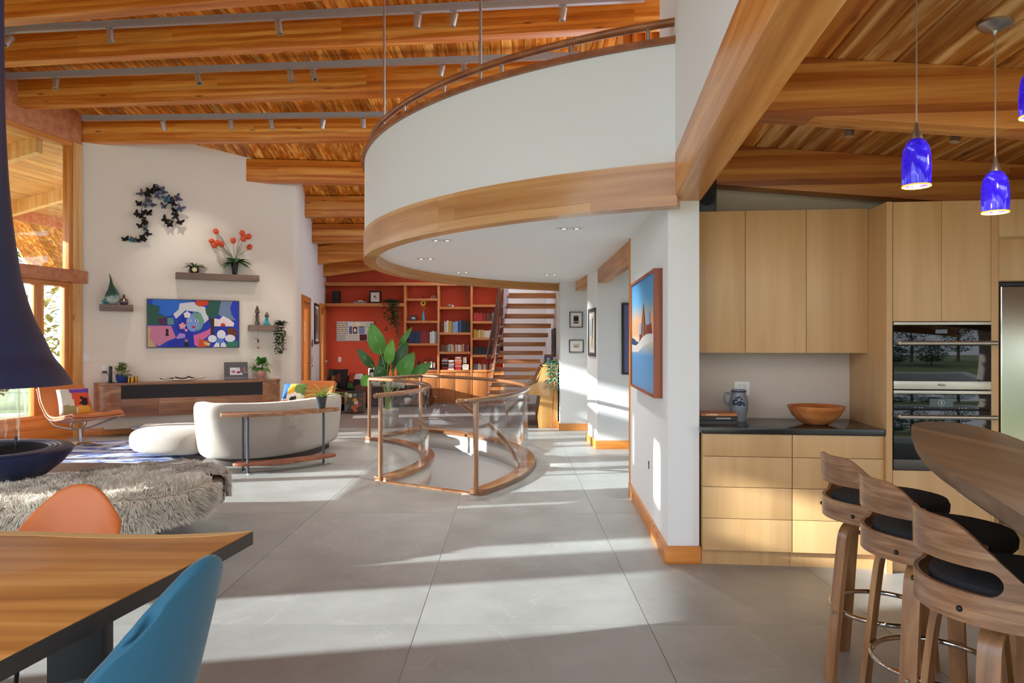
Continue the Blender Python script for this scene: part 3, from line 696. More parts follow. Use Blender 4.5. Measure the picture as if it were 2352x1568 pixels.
MB().tube(spline([(-0.045,0,0.19),(-0.085,0,0.195),(-0.098,0,0.165),(-0.088,0,0.13),(-0.062,0,0.115)],5),0.009,8).build('handle',mat('grey_stoneware','#7d8186'),t)
mb=MB()
for q in range(26):
    a=R(-100+random.uniform(-38,30)); z=random.uniform(0.115,0.175); r=0.0662 if z<0.135 else 0.0662-(z-0.135)*0.36
    mb.ball((r*math.cos(a),r*math.sin(a),z),(0.010,0.006,0.007),8,5)
mb.build('blue_motif',mat('cobalt_glaze','#1f2b4a',0.3),t); MB().lathe([(0.0515,0.0),(0.0535,0.004),(0.0515,0.008)],28,c=(0,0,0.205),caps=False).build('rim_band',mat('cobalt_glaze','#1f2b4a'),t)
p=at(1880,972,4.78)
t=thing('wooden_bowl','wide turned reddish wooden bowl on the black counter','bowl',(p.x,4.82,0.91))
MB().lathe([(0.0,0.0),(0.07,0.0),(0.10,0.015),(0.15,0.06),(0.182,0.118),(0.184,0.128),(0.178,0.128),(0.142,0.070),(0.09,0.028),(0.0,0.018)],40).build('bowl_shell',wood('turned_wood','#8f4d24','#b56b38','#cf8a52','X',0.35,1.2,0.0),t)
for i,(w_,hh,c,txt) in enumerate(((0.25,0.026,'#3a332f',''),(0.25,0.027,'#2a2626','FLAVOR FLOURS'),(0.24,0.022,'#b9713c','SIX SEASONS'))):
    z=0.91+[0,0.0265,0.054][i]
    t=thing('cookbook',['dark cookbook at the bottom of the counter stack','black cookbook lying in the middle of the counter stack','orange cookbook lying on top of the counter stack'][i],'book',(1.265+0.008*i,4.83,z),R(-5+i*2),'cookbooks on the counter')
    MB().box(0.002,w_-0.004,0.006,0.19,0.003,hh-0.003).build('pages',mat('book_pages','#d9d0bd',0.9),t)
    m=MB().box(0,w_,0,0.004,0,hh); m.box(0,w_,0,0.195,0,0.003); m.box(0,w_,0,0.195,hh-0.003,hh); m.build('cover',mat('cover'+c,c,0.4),t)
    if txt: text('spine_title',txt,0.013,M_text,t,(0.155 if i==1 else 0.07,-0.0006,hh/2))
t=kthing('wall_socket','white double wall socket plate behind the stein','socket',0.335,0.612,1.075)
kbox('plate',M_ceramw,t,0,0.11,0,0.008,0,0.10,0.002)
mb=MB()
for sx in (0.037,0.073):
    for sz in (0.032,0.07):
        for dx,dz_ in ((-0.007,0.005),(0.007,0.005),(0,-0.007)): mb.cbox((sx+dx,-0.0005,sz+dz_),(0.004,0.002,0.005))
mb.build('slots',M_dark,t)
# ------------------------------------------------------------------ bar
def barpt(x,y,z=1.07): 
    Y=(CAMZ-z)*F/(y-CY); return ((x-CX)*Y/F,Y)
front=[barpt(2097,992),barpt(2105,1012),barpt(2124,1036),barpt(2154,1062),barpt(2195,1089),barpt(2236,1114),barpt(2290,1146),barpt(2352,1185),(1.10,1.35),(1.03,0.9),(0.98,0.4)]
backe=[barpt(2094,975),barpt(2112,969),barpt(2140,967),barpt(2180,968.5),barpt(2226,974.5),barpt(2290,990),barpt(2352,1012),(1.86,2.4),(1.70,1.7),(1.62,0.9),(1.60,0.4)]
outl=[p.to_tuple()[:2] for p in spline([(a,b,0) for a,b in front[::-1]]+[(a,b,0) for a,b in backe],4)]
t=thing('bar_counter','raised kitchen bar with curved thick walnut top and maple front panels','bar counter',(0,0,0))
MB().prism(outl,1.022,1.07).build('bar_top',M_walnutdk,t,bevel=0.005)
def inset(pts,d):
    n=len(pts); o=[]
    for i in range(n):
        a=Vector(pts[i-1]); b=Vector(pts[(i+1)%n]); tg=(b-a); nn=Vector((-tg.y,tg.x)); 
        nn=nn.normalized() if nn.length>1e-6 else Vector((0,0)); o.append((pts[i][0]+nn.x*d,pts[i][1]+nn.y*d))
    return o
ar=sum(outl[i][0]*outl[(i+1)%len(outl)][1]-outl[(i+1)%len(outl)][0]*outl[i][1] for i in range(len(outl)))
ins=inset(outl,0.05*(1 if ar>0 else -1)); MB().prism(ins,0.985,1.022).build('steel_underframe',mat('bar_frame','#6a6460',0.35,0.8),t)
# maple face: panels along the front edge, set back
fr=[Vector((a,b,0)) for a,b in front]; fs=spline(fr,3)
base=[Vector((p.x+0.31,p.y-0.08,0)) for p in fs]
start=2
for i in range(start,len(base)-3,3):
    a=base[i]; b=base[i+3]; d=(b-a); L=d.length; rz=math.atan2(d.y,d.x)
    MB().box(0.0015,L-0.0015,0,0.022,0.0,0.985).build('front_panel',M_mapleX,t,loc=a,rz=rz)
a=base[start]; MB().box(0,0.16,-0.01,0.012,0,0.985).build('end_panel',M_maple,t,loc=a,rz=R(62))
# ------------------------------------------------------------------ bar stools
def make_stool(c, face, legang, label):
    t=thing('bar_stool',label,'bar stool',(c[0],c[1],0),face,'walnut bar stools'); r=0.245
    # shell: bent ply wrapping the rear (local -x is the back)
    def top(th): return 0.975-0.185*smooth(0.35,1.55,abs(th))
    SL0,SL1=0.785,0.855; TH=1.72; sl=0.98
    mb=MB(); nth=60; nz=16
    def P(th,z,rr): 
        a=math.pi+th; lean=1+0.12*max(0,z-0.8); return (rr*lean*math.cos(a),rr*lean*math.sin(a),z)
    def slot(th):
        a=abs(th)
        if a<sl-0.16: return SL0,SL1
        if a<sl:
            k=math.sqrt(max(0,1-((a-(sl-0.16))/0.16)**2)); m=(SL0+SL1)/2; return m-(m-SL0)*k, m+(SL1-m)*k
        return None
    ths=sorted(set([-TH+2*TH*i/nth for i in range(nth+1)]+[s*(sl-0.16*q) for s in (-1,1) for q in (0,0.03,0.1,0.25,0.5,1)]))
    def strip(f0,f1,t0,t1):
        seq=[q for q in ths if t0-1e-9<=q<=t1+1e-9]
        for rr in (r,r-0.014):
            mb.add([P(q,z,rr) for q in seq for z in (f0(q),(f0(q)+f1(q))/2,f1(q))],[(3*i+k,3*i+3+k,3*i+4+k,3*i+1+k) for i in range(len(seq)-1) for k in range(2)],0,True)
        for f in (f0,f1):
            mb.add([p for q in seq for p in (P(q,f(q),r),P(q,f(q),r-0.014))],[(2*i,2*i+1,2*i+3,2*i+2) for i in range(len(seq)-1)],0,False)
    lo=lambda q:0.70+0.02*smooth(1.3,1.7,abs(q))
    s0=lambda q: (slot(q) or ((SL0+SL1)/2,)*2)[0]; s1=lambda q: (slot(q) or ((SL0+SL1)/2,)*2)[1]
    strip(lo,s0,-sl,sl); strip(s1,top,-sl,sl); strip(lo,top,sl,TH); strip(lo,top,-TH,-sl)
    for q in (-TH,TH): mb.poly([P(q,lo(q),r),P(q,lo(q),r-0.014),P(q,top(q),r-0.014),P(q,top(q),r)])
    mb.build('back_shell',M_stool,t)
    # inner upholstered pad on the back rest
    mb=MB(); pd=lambda u,v: P(-0.85+1.7*u, SL1+0.006+(top(-0.85+1.7*u)-SL1-0.012)*v, r-0.016-0.022*math.sin(math.pi*min(1,max(0,v)))**0.5*math.sin(math.pi*u)**0.3)
    mb.grid(pd,24,6); mb.build('back_pad',M_blackcloth,t)
    mb=MB().lathe([(0.0,0.735),(0.21,0.735),(0.222,0.75),(0.224,0.775),(0.215,0.795),(0.18,0.804),(0.0,0.806)],36,M=Matrix.Translation((0.03,0,0))@Matrix.Diagonal((1.05,1,1,1))); mb.build('seat_cushion',M_blackcloth,t)
    MB().lathe([(0,0.695),(0.20,0.695),(0.20,0.735),(0,0.735)],30,M=Matrix.Translation((0.02,0,0))).build('seat_base',M_black,t)
    for th in (-1.3,-0.55,0.55,1.3):
        p=P(th,0.735,r); a=math.pi+th
        MB().ball(p,0.009,10,6).build('bolt',M_black,t)
    for k in range(4):
        a=legang-face+k*math.pi/2; ca,sa=math.cos(a),math.sin(a)
        prof=[(0.02,0.685),(0.10,0.685),(0.155,0.675),(0.185,0.645),(0.197,0.60),(0.215,0.45),(0.235,0.25),(0.262,0.0)]
        pr=spline([(q[0],0,q[1]) for q in prof],4); th_=0.020; w=0.058; mb=MB(); vs=[]
        for i,p in enumerate(pr):
            tg=(pr[min(i+1,len(pr)-1)]-pr[max(i-1,0)]).normalized(); nn=Vector((-tg.z,0,tg.x))
            for sgn in (1,-1):
                for yy in (-w/2,w/2):
                    q=p+nn*(th_/2*sgn); vs.append((q.x,yy,q.z))
        n_=len(pr); fs=[]
        for i in range(n_-1):
            b=i*4
            for (x1,x2) in ((0,1),(1,3),(3,2),(2,0)): fs.append((b+x1,b+x2,b+4+x2,b+4+x1))
        fs += [(0,2,3,1),(n_*4-4,n_*4-3,n_*4-1,n_*4-2)]
        mb.add(vs,fs,0,True); lg=mb.build('leg',M_stoolleg,t,rz=a)
        MB().lathe([(0,0),(0.007,0.0),(0.007,0.004),(0,0.005)],10,M=Matrix.Translation((0.248,0,0.30))@Matrix.Rotation(R(90),4,'Y')).build('leg_screw',M_steel,lg)
    MB().tube([(0.208*math.cos(q*math.pi/24),0.208*math.sin(q*math.pi/24),0.30) for q in range(48)],0.0105,10,closed=True).build('foot_ring',M_chrome,t)
    return t
make_stool((1.63,3.14),R(4),R(192),'walnut bar stool farthest from the viewer, nearest the drawers')
make_stool((1.55,2.62),R(0),R(220),'middle walnut bar stool of the row at the bar')
make_stool((1.45,2.08),R(-4),R(222),'nearest walnut bar stool, cut off by the lower right corner')
# ------------------------------------------------------------------ pendants
def shade_mat():
    m,nt,b=newmat('cobalt_art_glass'); N=nt.nodes; L=nt.links
    tc=N.new('ShaderNodeTexCoord'); nz=N.new('ShaderNodeTexNoise'); nz.inputs['Scale'].default_value=14; nz.inputs['Detail'].default_value=6; nz.inputs['Distortion'].default_value=1.5
    L.new(tc.outputs['Object'],nz.inputs['Vector']); cr=N.new('ShaderNodeValToRGB'); e=cr.color_ramp.elements
    e[0].position=0.42; e[0].color=lin('#2a14c8'); e[1].position=0.70; e[1].color=lin('#9aa6ff'); e.new(0.58).color=lin('#3a2ae0')
    L.new(nz.outputs['Fac'],cr.inputs['Fac']); L.new(cr.outputs['Color'],b.inputs['Base Color']); b.inputs['Roughness'].default_value=0.08
    L.new(cr.outputs['Color'],b.inputs['Emission Color']); b.inputs['Emission Strength'].default_value=0.45; return m
M_shade=shade_mat(); M_rim=mat('amber_glass_rim','#ffb347',0.2,emit=1.5,emcol='#ff9a30')
M_cord=mat('braided_cord','#b8aca4',0.5,0.3)
def pendant(x,y0,y1,Y,lab,canopy=True):
    p=at(x,y1,Y); zb=p.z; H=(y1-y0)*Y/F; zc=kzd((p-KO).dot(E1))
    t=thing('pendant_lamp',lab,'pendant lamp',(p.x,p.y,zb),0,'cobalt glass pendant lamps')
    r=0.051
    sh=MB().lathe([(r*0.93,0.0),(r*0.98,0.02),(r,H*0.35),(r*0.97,H*0.6),(r*0.86,H*0.8),(r*0.62,H*0.93),(r*0.25,H),(r*0.2,H-0.004),(r*0.58,H*0.91),(r*0.82,H*0.78),(r*0.93,H*0.58),(r*0.95,H*0.35),(r*0.90,0.0),(r*0.93,0.0)],28,caps=False).build('shade',M_shade,t)
    MB().tube([(r*0.93*math.cos(q*math.pi/16),r*0.93*math.sin(q*math.pi/16),0.001) for q in range(32)],0.0035,6,closed=True).build('glowing_rim',M_rim,sh)
    MB().ball((0,0,0.05),(0.026,0.026,0.034),14,8).build('bulb',mat('lit_bulb','#fff0d0',0.4,emit=14),t)
    MB().lathe([(0.022,H-0.004),(0.020,H+0.012),(0.010,H+0.035),(0.005,H+0.06)],18).build('socket_cap',M_steel,t)
    MB().cyl((0,0,H+0.055),(0,0,zc-zb),0.0028,n=6).build('cord',M_cord,t)
    if canopy: MB().lathe([(0.004,-0.05),(0.012,-0.035),(0.05,-0.022),(0.064,-0.012),(0.066,0.004),(0.0,0.004)],28,M=Matrix.Translation((0,0,zc-zb))@Matrix.Rotation(slope,4,'Y')).build('canopy',M_steel,t)
    li=bpy.data.lights.new('pendant_light','POINT'); li.energy=4; li.color=(1,0.8,0.55); li.shadow_soft_size=0.03
    lo=bpy.data.objects.new('pendant_light',li); col.objects.link(lo); lo.parent=t; lo.location=(0,0,-0.03)
pendant(2105,318,428,2.70,'cobalt blue glass pendant lamp hanging leftmost over the bar')
pendant(2286,392,488,2.93,'lower cobalt blue glass pendant lamp with its round steel canopy in view')
pendant(2378,158,268,2.55,'cobalt blue glass pendant lamp cut off by the right picture edge')
for i,(x,y) in enumerate(((1950,314),(2192,326))):
    p=at(x,y,3.75); zc=kzd((p-KO).dot(E1)); t=thing('ceiling_spotlight',['small steel cylinder spotlight on the kitchen ceiling, left one','small steel cylinder spotlight on the kitchen ceiling behind the beam, right one'][i],'spotlight',(p.x,p.y,p.z),0,'kitchen ceiling spotlights')
    MB().lathe([(0.022,0.0),(0.026,0.0),(0.026,0.09),(0.0,0.09)],18,M=Matrix.Rotation(R(12*i),4,'Y')).build('head',M_steel,t)
    MB().cyl((0,0,0.085),(0,0,zc-p.z),0.006,n=8).build('stem',M_steel,t)
    MB().lathe([(0,0.01),(0.022,0.01)],16,caps=False,M=Matrix.Rotation(R(12*i),4,'Y')).build('lens',M_black,t)
# ------------------------------------------------------------------ curved stair balustrade
def pol(r,a,z=0): return Vector((SC[0]+r*math.cos(a),SC[1]+r*math.sin(a),z))
bal=thing('stair_balustrade','curved glass balustrade with oak handrail and newels round the spiral stair opening','balustrade',(SC[0],SC[1],0))
def lb(mb,name,m,parent=None,**k):
    mb.v=[(p[0]-SC[0],p[1]-SC[1],p[2]) for p in mb.v]; return mb.build(name,m,parent or bal,**k)
M_railc=wood('oak_handrail_bent','#5e3c24','#805637','#a4764e','X',0.2,0.7,0.0,coat=0.5,cyl=3.0)
def sector(r0,r1,z0,z1,a0,a1,n):
    mb=MB()
    for k in range(n):
        q=[pol(r0,a0+(a1-a0)*(k+i)/n) for i in (0,1)]+[pol(r1,a0+(a1-a0)*(k+i)/n) for i in (1,0)]
        v=[(p.x,p.y,z) for z in (z0,z1) for p in q]
        mb.add(v,[(0,1,5,4),(2,3,7,6)],0,True); mb.add(v,[(3,2,1,0),(4,5,6,7)],0,False)
        if k==0: mb.add(v,[(3,0,4,7)])
        if k==n-1: mb.add(v,[(1,2,6,5)])
    return mb
RH=0.905
for nm,r,ph in (('outer',RO,0),('inner',RI,1)):
    lb(sector(r-0.07 if not ph else r-0.09,r+0.09 if not ph else r+0.07,0.0,0.045,A0,A1,40),'curb',M_railc)
    a0,a1=A0+0.012,A1-0.012
    cuts=[a0+(a1-a0)*q for q in ((0,0.36,0.70,1) if not ph else (0,0.45,1))]
    for ca,cb in zip(cuts[:-1],cuts[1:]):
        lb(sector(r-0.005,r+0.005,0.03,RH-0.01,ca+0.0012,cb-0.0012,22),'glass_panel',M_glass)
    ext=0.03 if ph else 0.035
    pts=[pol(r,A0-ext+(A1-A0+ext)*i/60,RH) for i in range(61)]
    if ph==0: pts=[pol(r-0.06,A0-ext-0.016,RH)]+pts
    lb(MB().tube(pts,0.029,12,sq=0.9),'handrail',M_railc)
    lb(MB().ball(pts[0],0.029,12,8),'handrail_end',M_railc)
    for a in (A0,A1):
        p=pol(r,a); lb(MB().lathe([(0.026,0.0),(0.026,RH-0.02),(0.022,RH)],16,c=(p.x,p.y,0)),'newel_post',M_railz)
# straight back rail, curb and pane; threshold in front
p3,p4=pol(RI,A1,RH),pol(RO,A1,RH)
lb(MB().tube([p3,p4],0.027,12),'handrail',M_railc)
d=(p4-p3).normalized(); n2=Vector((-d.y,d.x,0))
def strip(p,q,w,z0,z1):
    a=Vector((p.x,p.y,0)); b=Vector((q.x,q.y,0)); d=(b-a).normalized(); n=Vector((-d.y,d.x,0))*w/2
    return MB().prism([tuple((a+n)[:2]),tuple((b+n)[:2]),tuple((b-n)[:2]),tuple((a-n)[:2])],z0,z1)
lb(strip(pol(RI,A1),pol(RO,A1),0.13,0,0.05),'curb',M_railc)
lb(strip(pol(RI+0.03,A1),pol(RO-0.03,A1),0.010,0.03,RH-0.01),'glass_panel',M_glass)
lb(strip(pol(RI-0.05,A0),pol(RO+0.06,A0),0.07,-0.02,0.012),'threshold',M_railc)
# descending wall handrail inside the outer curve, and the treads going down
pts=[]
for i in range(40):
    a=A0-0.03+(R(95))*i/39; pts.append(pol(RO-0.10-0.04*smooth(0,4,4-i if i<4 else 0), a, 0.90-0.52*(RO-0.1)*(a-A0+0.03)))
lb(MB().tube(pts,0.024,10),'wall_handrail',M_railc)
for i in range(12):
    a=A0+0.01+i*R(6.6); z=-0.178*(i+1)
    lb(sector(RI+0.02,RO-0.02,z-0.04,z,a,a+R(6.9),3),'tread',M_tread)
# ------------------------------------------------------------------ open tread stair at the back
ROT=math.atan2(-0.36,2.3)  # plan lean of the flight
st=thing('open_stair','straight open-riser wooden staircase rising in front of the white back wall','staircase',(0,0,0))
tr=None
for i in range(13):
    f=i/9.0; Y=13.0+2.3*f; Z=2.372-0.179*i; X=-0.06-0.36*f
    y0=Y
    if tr is None: tr=MB().box(0,0.93,0,0.28,-0.085,0).build('tread',M_tread,st,bevel=0.004); o=tr
    else:
        o=bpy.data.objects.new('tread',tr.data); col.objects.link(o); o.parent=st
    o.location=(X,Y,Z-0.02)
g0=Vector((-0.075,12.95,0)); gd=Vector((-0.36,2.3,0))
def gp(f,dz): 
    q=g0+gd*f; return (q.x,q.y,2.35-0.179*9*f+dz)
MB().poly([gp(-0.02,-0.25),gp(1.36,-0.20),gp(1.36,0.92),gp(-0.02,0.95)]).build('glass_guard',M_tintglass,st,solid=0.014)
for i in range(13):
    q=gp(i/9.0,-0.06); MB().cyl((q[0]-0.025,q[1]+0.08,q[2]),(q[0]+0.04,q[1]+0.08,q[2]),0.022,n=12).build('standoff',M_chrome,st)
MB().tube([gp(-0.02,0.96),gp(1.36,0.93)],0.022,8).build('guard_rail',M_steel,st)
# ------------------------------------------------------------------ bookcase
YB=17.0; 
def bx(x): return (x-CX)*YB/F
def bz_(y): return CAMZ+(CY-y)*YB/F
bc=thing('bookcase','fir built-in bookcase wall with rust red back and base cupboards','bookcase',(0,YB,0))
def bbox(nm,m,x0,x1,z0,z1,y0=0.0,y1=0.38): return MB().box(x0,x1,y0,y1,z0,z1).build(nm,m,bc,bevel=0.003)
V=[930,1007,1083,1158]; th=0.05
top=2.80
for x in V: bbox('upright',M_shelfz,bx(x)-th/2,bx(x)+th/2,0,top)
bbox('top_board',M_shelfwood,bx(745)-0.05,bx(1158)+th/2,top,top+0.075,-0.02)
bbox('long_shelf',M_shelfwood,bx(745)-0.05,bx(930)-th/2,bz_(703),bz_(696))
rows={0:[688,739,791,852],1:[707,766,810,852],2:[702,740,778,817,852]}
for k,ys_ in rows.items():
    for y in ys_: bbox('shelf',M_shelfwood,bx(V[k])+th/2,bx(V[k+1])-th/2,bz_(y)-0.028,bz_(y)+0.028,0.005)
for k in range(3):
    a,b=bx(V[k])+th/2,bx(V[k+1])-th/2; m_=(a+b)/2
    for (c,d_) in ((a,m_),(m_,b)): bbox('cupboard_door',M_shelfz,c+0.004,d_-0.004,0.08,bz_(852)-0.04,0.0,0.02)
bbox('plinth',M_shelfwood,bx(930),bx(1158),0,0.08,0.03)
bbox('base_cupboard',M_shelfz,bx(870),bx(930)-th/2,0.0,bz_(852)+0.02)
# books
BC={'red':'#b8322e','dark red':'#7d2226','navy':'#26365e','white':'#e6e0d4','cream':'#d8c9a4','yellow':'#d3a83a','light blue':'#8fb3cf','blue':'#3b62a3','grey':'#8b8884','black':'#26242a','brown':'#6f4a34','green':'#5b7a55','pink':'#c98a84','purple':'#5a4a78','orange':'#c76b33'}
bmesh_cache={}
BAY=['left','middle','right']
def book(colr,label,loc,w,h,d=0.20,lay=False,rz=0):
    key=(colr,round(w,3),round(h,2),lay)
    if key not in bmesh_cache:
        m=MB()
        if not lay:
            m.box(-w/2,w/2,0,0.004,0,h); m.box(-w/2,-w/2+0.003,0,d,0,h); m.box(w/2-0.003,w/2,0,d,0,h); m.box(-w/2+0.003,w/2-0.003,0.004,d-0.005,0.003,h-0.003,mi=1)
        else:
            m.box(-h/2,h/2,0,0.004,0,w); m.box(-h/2,h/2,0,d,0,0.003); m.box(-h/2,h/2,0,d,w-0.003,w); m.box(-h/2+0.003,h/2-0.003,0.004,d-0.005,0.003,w-0.003,mi=1)
        o=m.build('book',[mat('book_'+colr,BC[colr],0.5),mat('book_pages','#d9d0bd',0.9)]); bmesh_cache[key]=o.data
        o.name='book'
    else:
        o=bpy.data.objects.new('book',bmesh_cache[key]); col.objects.link(o)
    o.location=loc; o.rotation_euler.z=rz
    return tag(o,label,'book','books in the red bookcase')
def row(bay,y,x0,x1,cols,h,desc,ybase=None):
    z=bz_(y)+0.0285; X0=bx(x0); X1=bx(x1); x=X0; cnt={}; i=0
    while x<X1-0.02:
        c=cols[min(len(cols)-1,int((x-X0)/(X1-X0)*len(cols)))] if isinstance(cols,list) else cols
        if isinstance(c,tuple): c=random.choice(c)
        w=random.choice((0.026,0.034,0.042)); hh=h*random.choice((0.86,0.93,1.0)); cnt[c]=cnt.get(c,0)+1
        book(c,'%s %s book from left on %s'%(ordinal(min(17,cnt[c]-1)),c,desc),(x+w/2,YB+0.05,z),w,hh); x+=w+0.0015; i+=1
row(0,791,938,1003,['navy','navy','navy','navy',('red','dark red'),('red','dark red'),'dark red','white','white',('white','light blue','blue')],0.29,'the row of the left bookcase bay')
row(1,766,1011,1079,['dark red',('cream','white'),('cream','yellow'),('light blue','grey'),('light blue','white'),('navy','blue'),('black','navy'),'black','black'],0.29,'the upper row of the middle bookcase bay')
row(1,810,1011,1076,[('brown','dark red'),('white','grey'),('red','cream'),('pink','white'),('orange','cream'),('dark red','grey')],0.18,'the lower row of the middle bookcase bay')
row(2,740,1087,1138,['red','red',('red','dark red'),('dark red','brown'),('grey','dark red')],0.20,'the top row of the right bookcase bay')
row(2,778,1087,1130,['yellow',('yellow','cream'),'cream','white','white'],0.20,'the second row of the right bookcase bay')
row(2,817,1087,1150,['black','black',('black','grey'),'black',('navy','blue')],0.19,'the third row of the right bookcase bay')
row(2,852,1087,1120,['grey','white',('grey','orange'),'brown'],0.15,'the bottom row of the right bookcase bay')
for s,(x,nn,pal) in enumerate(((1022,9,('red','white','pink','dark red','black')),(1035,8,('white','grey','red','brown')),(1052,9,('orange','red','white','pink')),(1069,5,('white','cream','brown')))):
    z=bz_(852)+0.029
    for q in range(nn):
        c=random.choice(pal); w=random.choice((0.022,0.03,0.038)); hh=random.choice((0.13,0.15,0.165))
        book(c,'%s book lying %s from bottom in the %s flat pile, middle bay'%(c,ordinal(q),ordinal(s)),(bx(x),YB+0.04,z),w,hh,0.2,True); z+=w+0.001
# things on the shelves
def shelf_pos(x,y,dy=0.1): return (bx(x),YB+dy,bz_(y)+0.0285)
def small_frame(name,label,loc,w,h,fc,pc,mw=0.02,matw=0.0,rz=0,tilt=0,pic=None,cat='picture frame',group=None,depth=0.025,inner='#efe8dc'):
    t=thing(name,label,cat,loc,rz,group); M=Matrix.Rotation(tilt,4,'X')
    fm=mat('frame'+fc,fc,0.45)
    mb=MB(); mb.box(-w/2,w/2,0,depth,0,mw,M=M); mb.box(-w/2,w/2,0,depth,h-mw,h,M=M); mb.box(-w/2,-w/2+mw,0,depth,mw,h-mw,M=M); mb.box(w/2-mw,w/2,0,depth,mw,h-mw,M=M)
    mb.build('frame',fm,t,bevel=0.0015)
    MB().box(-w/2+mw,w/2-mw,depth*0.5,depth*0.7,mw,h-mw,M=M).build('mat_board',flat(inner),t)
    if pic:
        mm=[];mb=MB()
        a,b=-w/2+mw+matw,w/2-mw-matw; c,d=mw+matw,h-mw-matw
        for L,(pc_,pts) in enumerate(pic):
            mb.poly([(a+(b-a)*u,depth*0.5-0.0006*(L+1),c+(d-c)*v) for u,v in pts],L,M); mm.append(flat(pc_))
        mb.build('print',mm,t,norm=False)
    return t
sq=lambda a,b,c,d:[(a,c),(b,c),(b,d),(a,d)]
def circ(cx,cy,rx,ry=None,n=18): 
    ry=ry or rx; return [(cx+rx*math.cos(2*math.pi*i/n),cy+ry*math.sin(2*math.pi*i/n)) for i in range(n)]
FULL=sq(0,1,0,1)
L1=bz_(696)
t=thing('loudspeaker','black tower loudspeaker on the long upper shelf','speaker',(bx(768),YB+0.1,L1)); MB().box(-0.08,0.08,0,0.2,0,0.30).build('cabinet',M_black,t,bevel=0.006); MB().lathe([(0,-0.004),(0.05,0),(0.055,0.003)],18,M=Matrix.Translation((0,0,0.1))@Matrix.Rotation(R(90),4,'X')).build('woofer',M_blackcloth,t)
t=thing('cable_box','flat grey device with small white box on the long shelf','electronics',(bx(824),YB+0.1,L1)); MB().box(-0.155,0.155,0,0.2,0,0.045).build('case',mat('grey_plastic','#8f8f92',0.5),t,bevel=0.004); MB().box(-0.05,0.06,0.05,0.15,0.045,0.075).build('small_box',M_ceramw,t,bevel=0.004)
small_frame('picture_frame','dark framed print with white mat on the long upper shelf',(bx(859),YB+0.12,L1),0.29,0.31,'#33231c','#fff',0.04,0.04,tilt=R(-6),pic=[('#e6dfd2',FULL),('#3a3c2c',circ(0.4,0.6,0.15,0.18)),('#8c4a3a',circ(0.62,0.4,0.12,0.12))])
# sunflower in teal vase, family photo, ornaments
x,y,z=shelf_pos(971,739); t=thing('sunflower_vase','slim teal vase holding one yellow sunflower in the left bookcase bay','vase',(x,y,z))
MB().lathe([(0,0),(0.035,0),(0.037,0.05),(0.025,0.16),(0.014,0.22),(0.016,0.235),(0.010,0.235)],20).build('vase',mat('teal_glaze','#3a9fb5',0.2),t)
MB().tube(spline([(0,0,0.23),(0.02,0,0.29),(0.05,0,0.32),(0.045,0,0.27),(0.01,0,0.30),(0,0,0.40)],5),0.004,6).build('stem',mat('stem_gold','#b08a3a',0.5),t)
mb=MB()
for q in range(16):
    a=q*math.pi/8; mb.leaf((0,-0.01,0.42),(math.cos(a),-0.2,math.sin(a)),0.075,0.028,0.0,up=(0,-1,0),seg=4)
mb.build('petals',mat('sunflower_yellow','#f0b418',0.5),t); MB().ball((0,-0.015,0.42),(0.028,0.012,0.028),14,8).build('seed_head',mat('seed_brown','#3d2412',0.8),t)
small_frame('photo_frame','small black framed family photo beside the sunflower vase',(bx(948),YB+0.1,bz_(739)+0.0285),0.17,0.13,'#1d1a1a','#fff',0.016,0.0,tilt=R(-8),rz=R(6),pic=[('#5e5a5c',FULL),('#d9c9c4',circ(0.35,0.55,0.12,0.2)),('#cfd4da',circ(0.65,0.5,0.14,0.25))])
x,y,z=shelf_pos(995,688); t=thing('metal_rings','small sculpture of steel rings on the top left bay','ornament',(x,y,z))
for q,dx in enumerate((-0.03,0.02)): MB().tube([(dx+0.032*math.cos(k*math.pi/10),0.01*q,0.036+0.032*math.sin(k*math.pi/10)) for k in range(20)],0.006,6,closed=True).build('ring',M_steel,t)
x,y,z=shelf_pos(971,688); tag(MB().lathe([(0,0),(0.03,0),(0.032,0.03),(0.012,0.05),(0.016,0.075),(0,0.085)],16).build('red_bell',M_leatherdk,loc=(x,y,z)),'small dark red bell figurine on the top left bay','ornament')
x,y,z=shelf_pos(1029,707); t=thing('glass_teapot','little glass teapot on the upper middle bay','teapot',(x,y,z)); MB().lathe([(0,0),(0.03,0),(0.05,0.03),(0.045,0.06),(0.02,0.08),(0.022,0.09),(0,0.1)],20).build('pot',mat('pewter','#9a948c',0.2,0.8),t); MB().tube(spline([(0.045,0,0.05),(0.075,0,0.05),(0.07,0,0.02),(0.045,0,0.02)],4),0.005,6).build('handle',mat('pewter','#9a948c'),t)
x,y,z=shelf_pos(1037,707); tag(MB().lathe([(0,0),(0.022,0),(0.024,0.04),(0.02,0.045),(0,0.042)],16).build('cup',M_ceramw,loc=(x+0.02,y,z)),'tiny white cup next to the little teapot','cup')
x,y,z=shelf_pos(961,852); t=thing('dark_bottle','dark wine bottle standing in the lower left bay','bottle',(x-0.0,y,z)); MB().lathe([(0,0),(0.035,0),(0.036,0.16),(0.014,0.21),(0.014,0.27),(0,0.27)],18).build('body',mat('bottle_glass','#20150f',0.15),t); MB().lathe([(0.0365,0.05),(0.0365,0.12)],18,caps=False).build('label',mat('paper_label','#7d5c3c',0.7),t)
x,y,z=shelf_pos(986,852); t=thing('magazine_rack','wire basket with white folders in the lower left bay','basket',(x,y,z)); 
for q in range(4): MB().box(-0.13+0.07*q,-0.085+0.07*q,0.0,0.18,0.005,0.19-0.02*(q%2)).build('folder',[M_ceramw,mat('grey_plastic','#8f8f92')][q%2],t)
MB().tube(spline([(-0.15,0,0.18),(-0.08,0,0.26),(0.05,0,0.27),(0.15,0,0.17)],6),0.010,6).build('handle',M_black,t); MB().box(-0.155,0.155,-0.01,0.0,0,0.05).build('front',M_black,t)
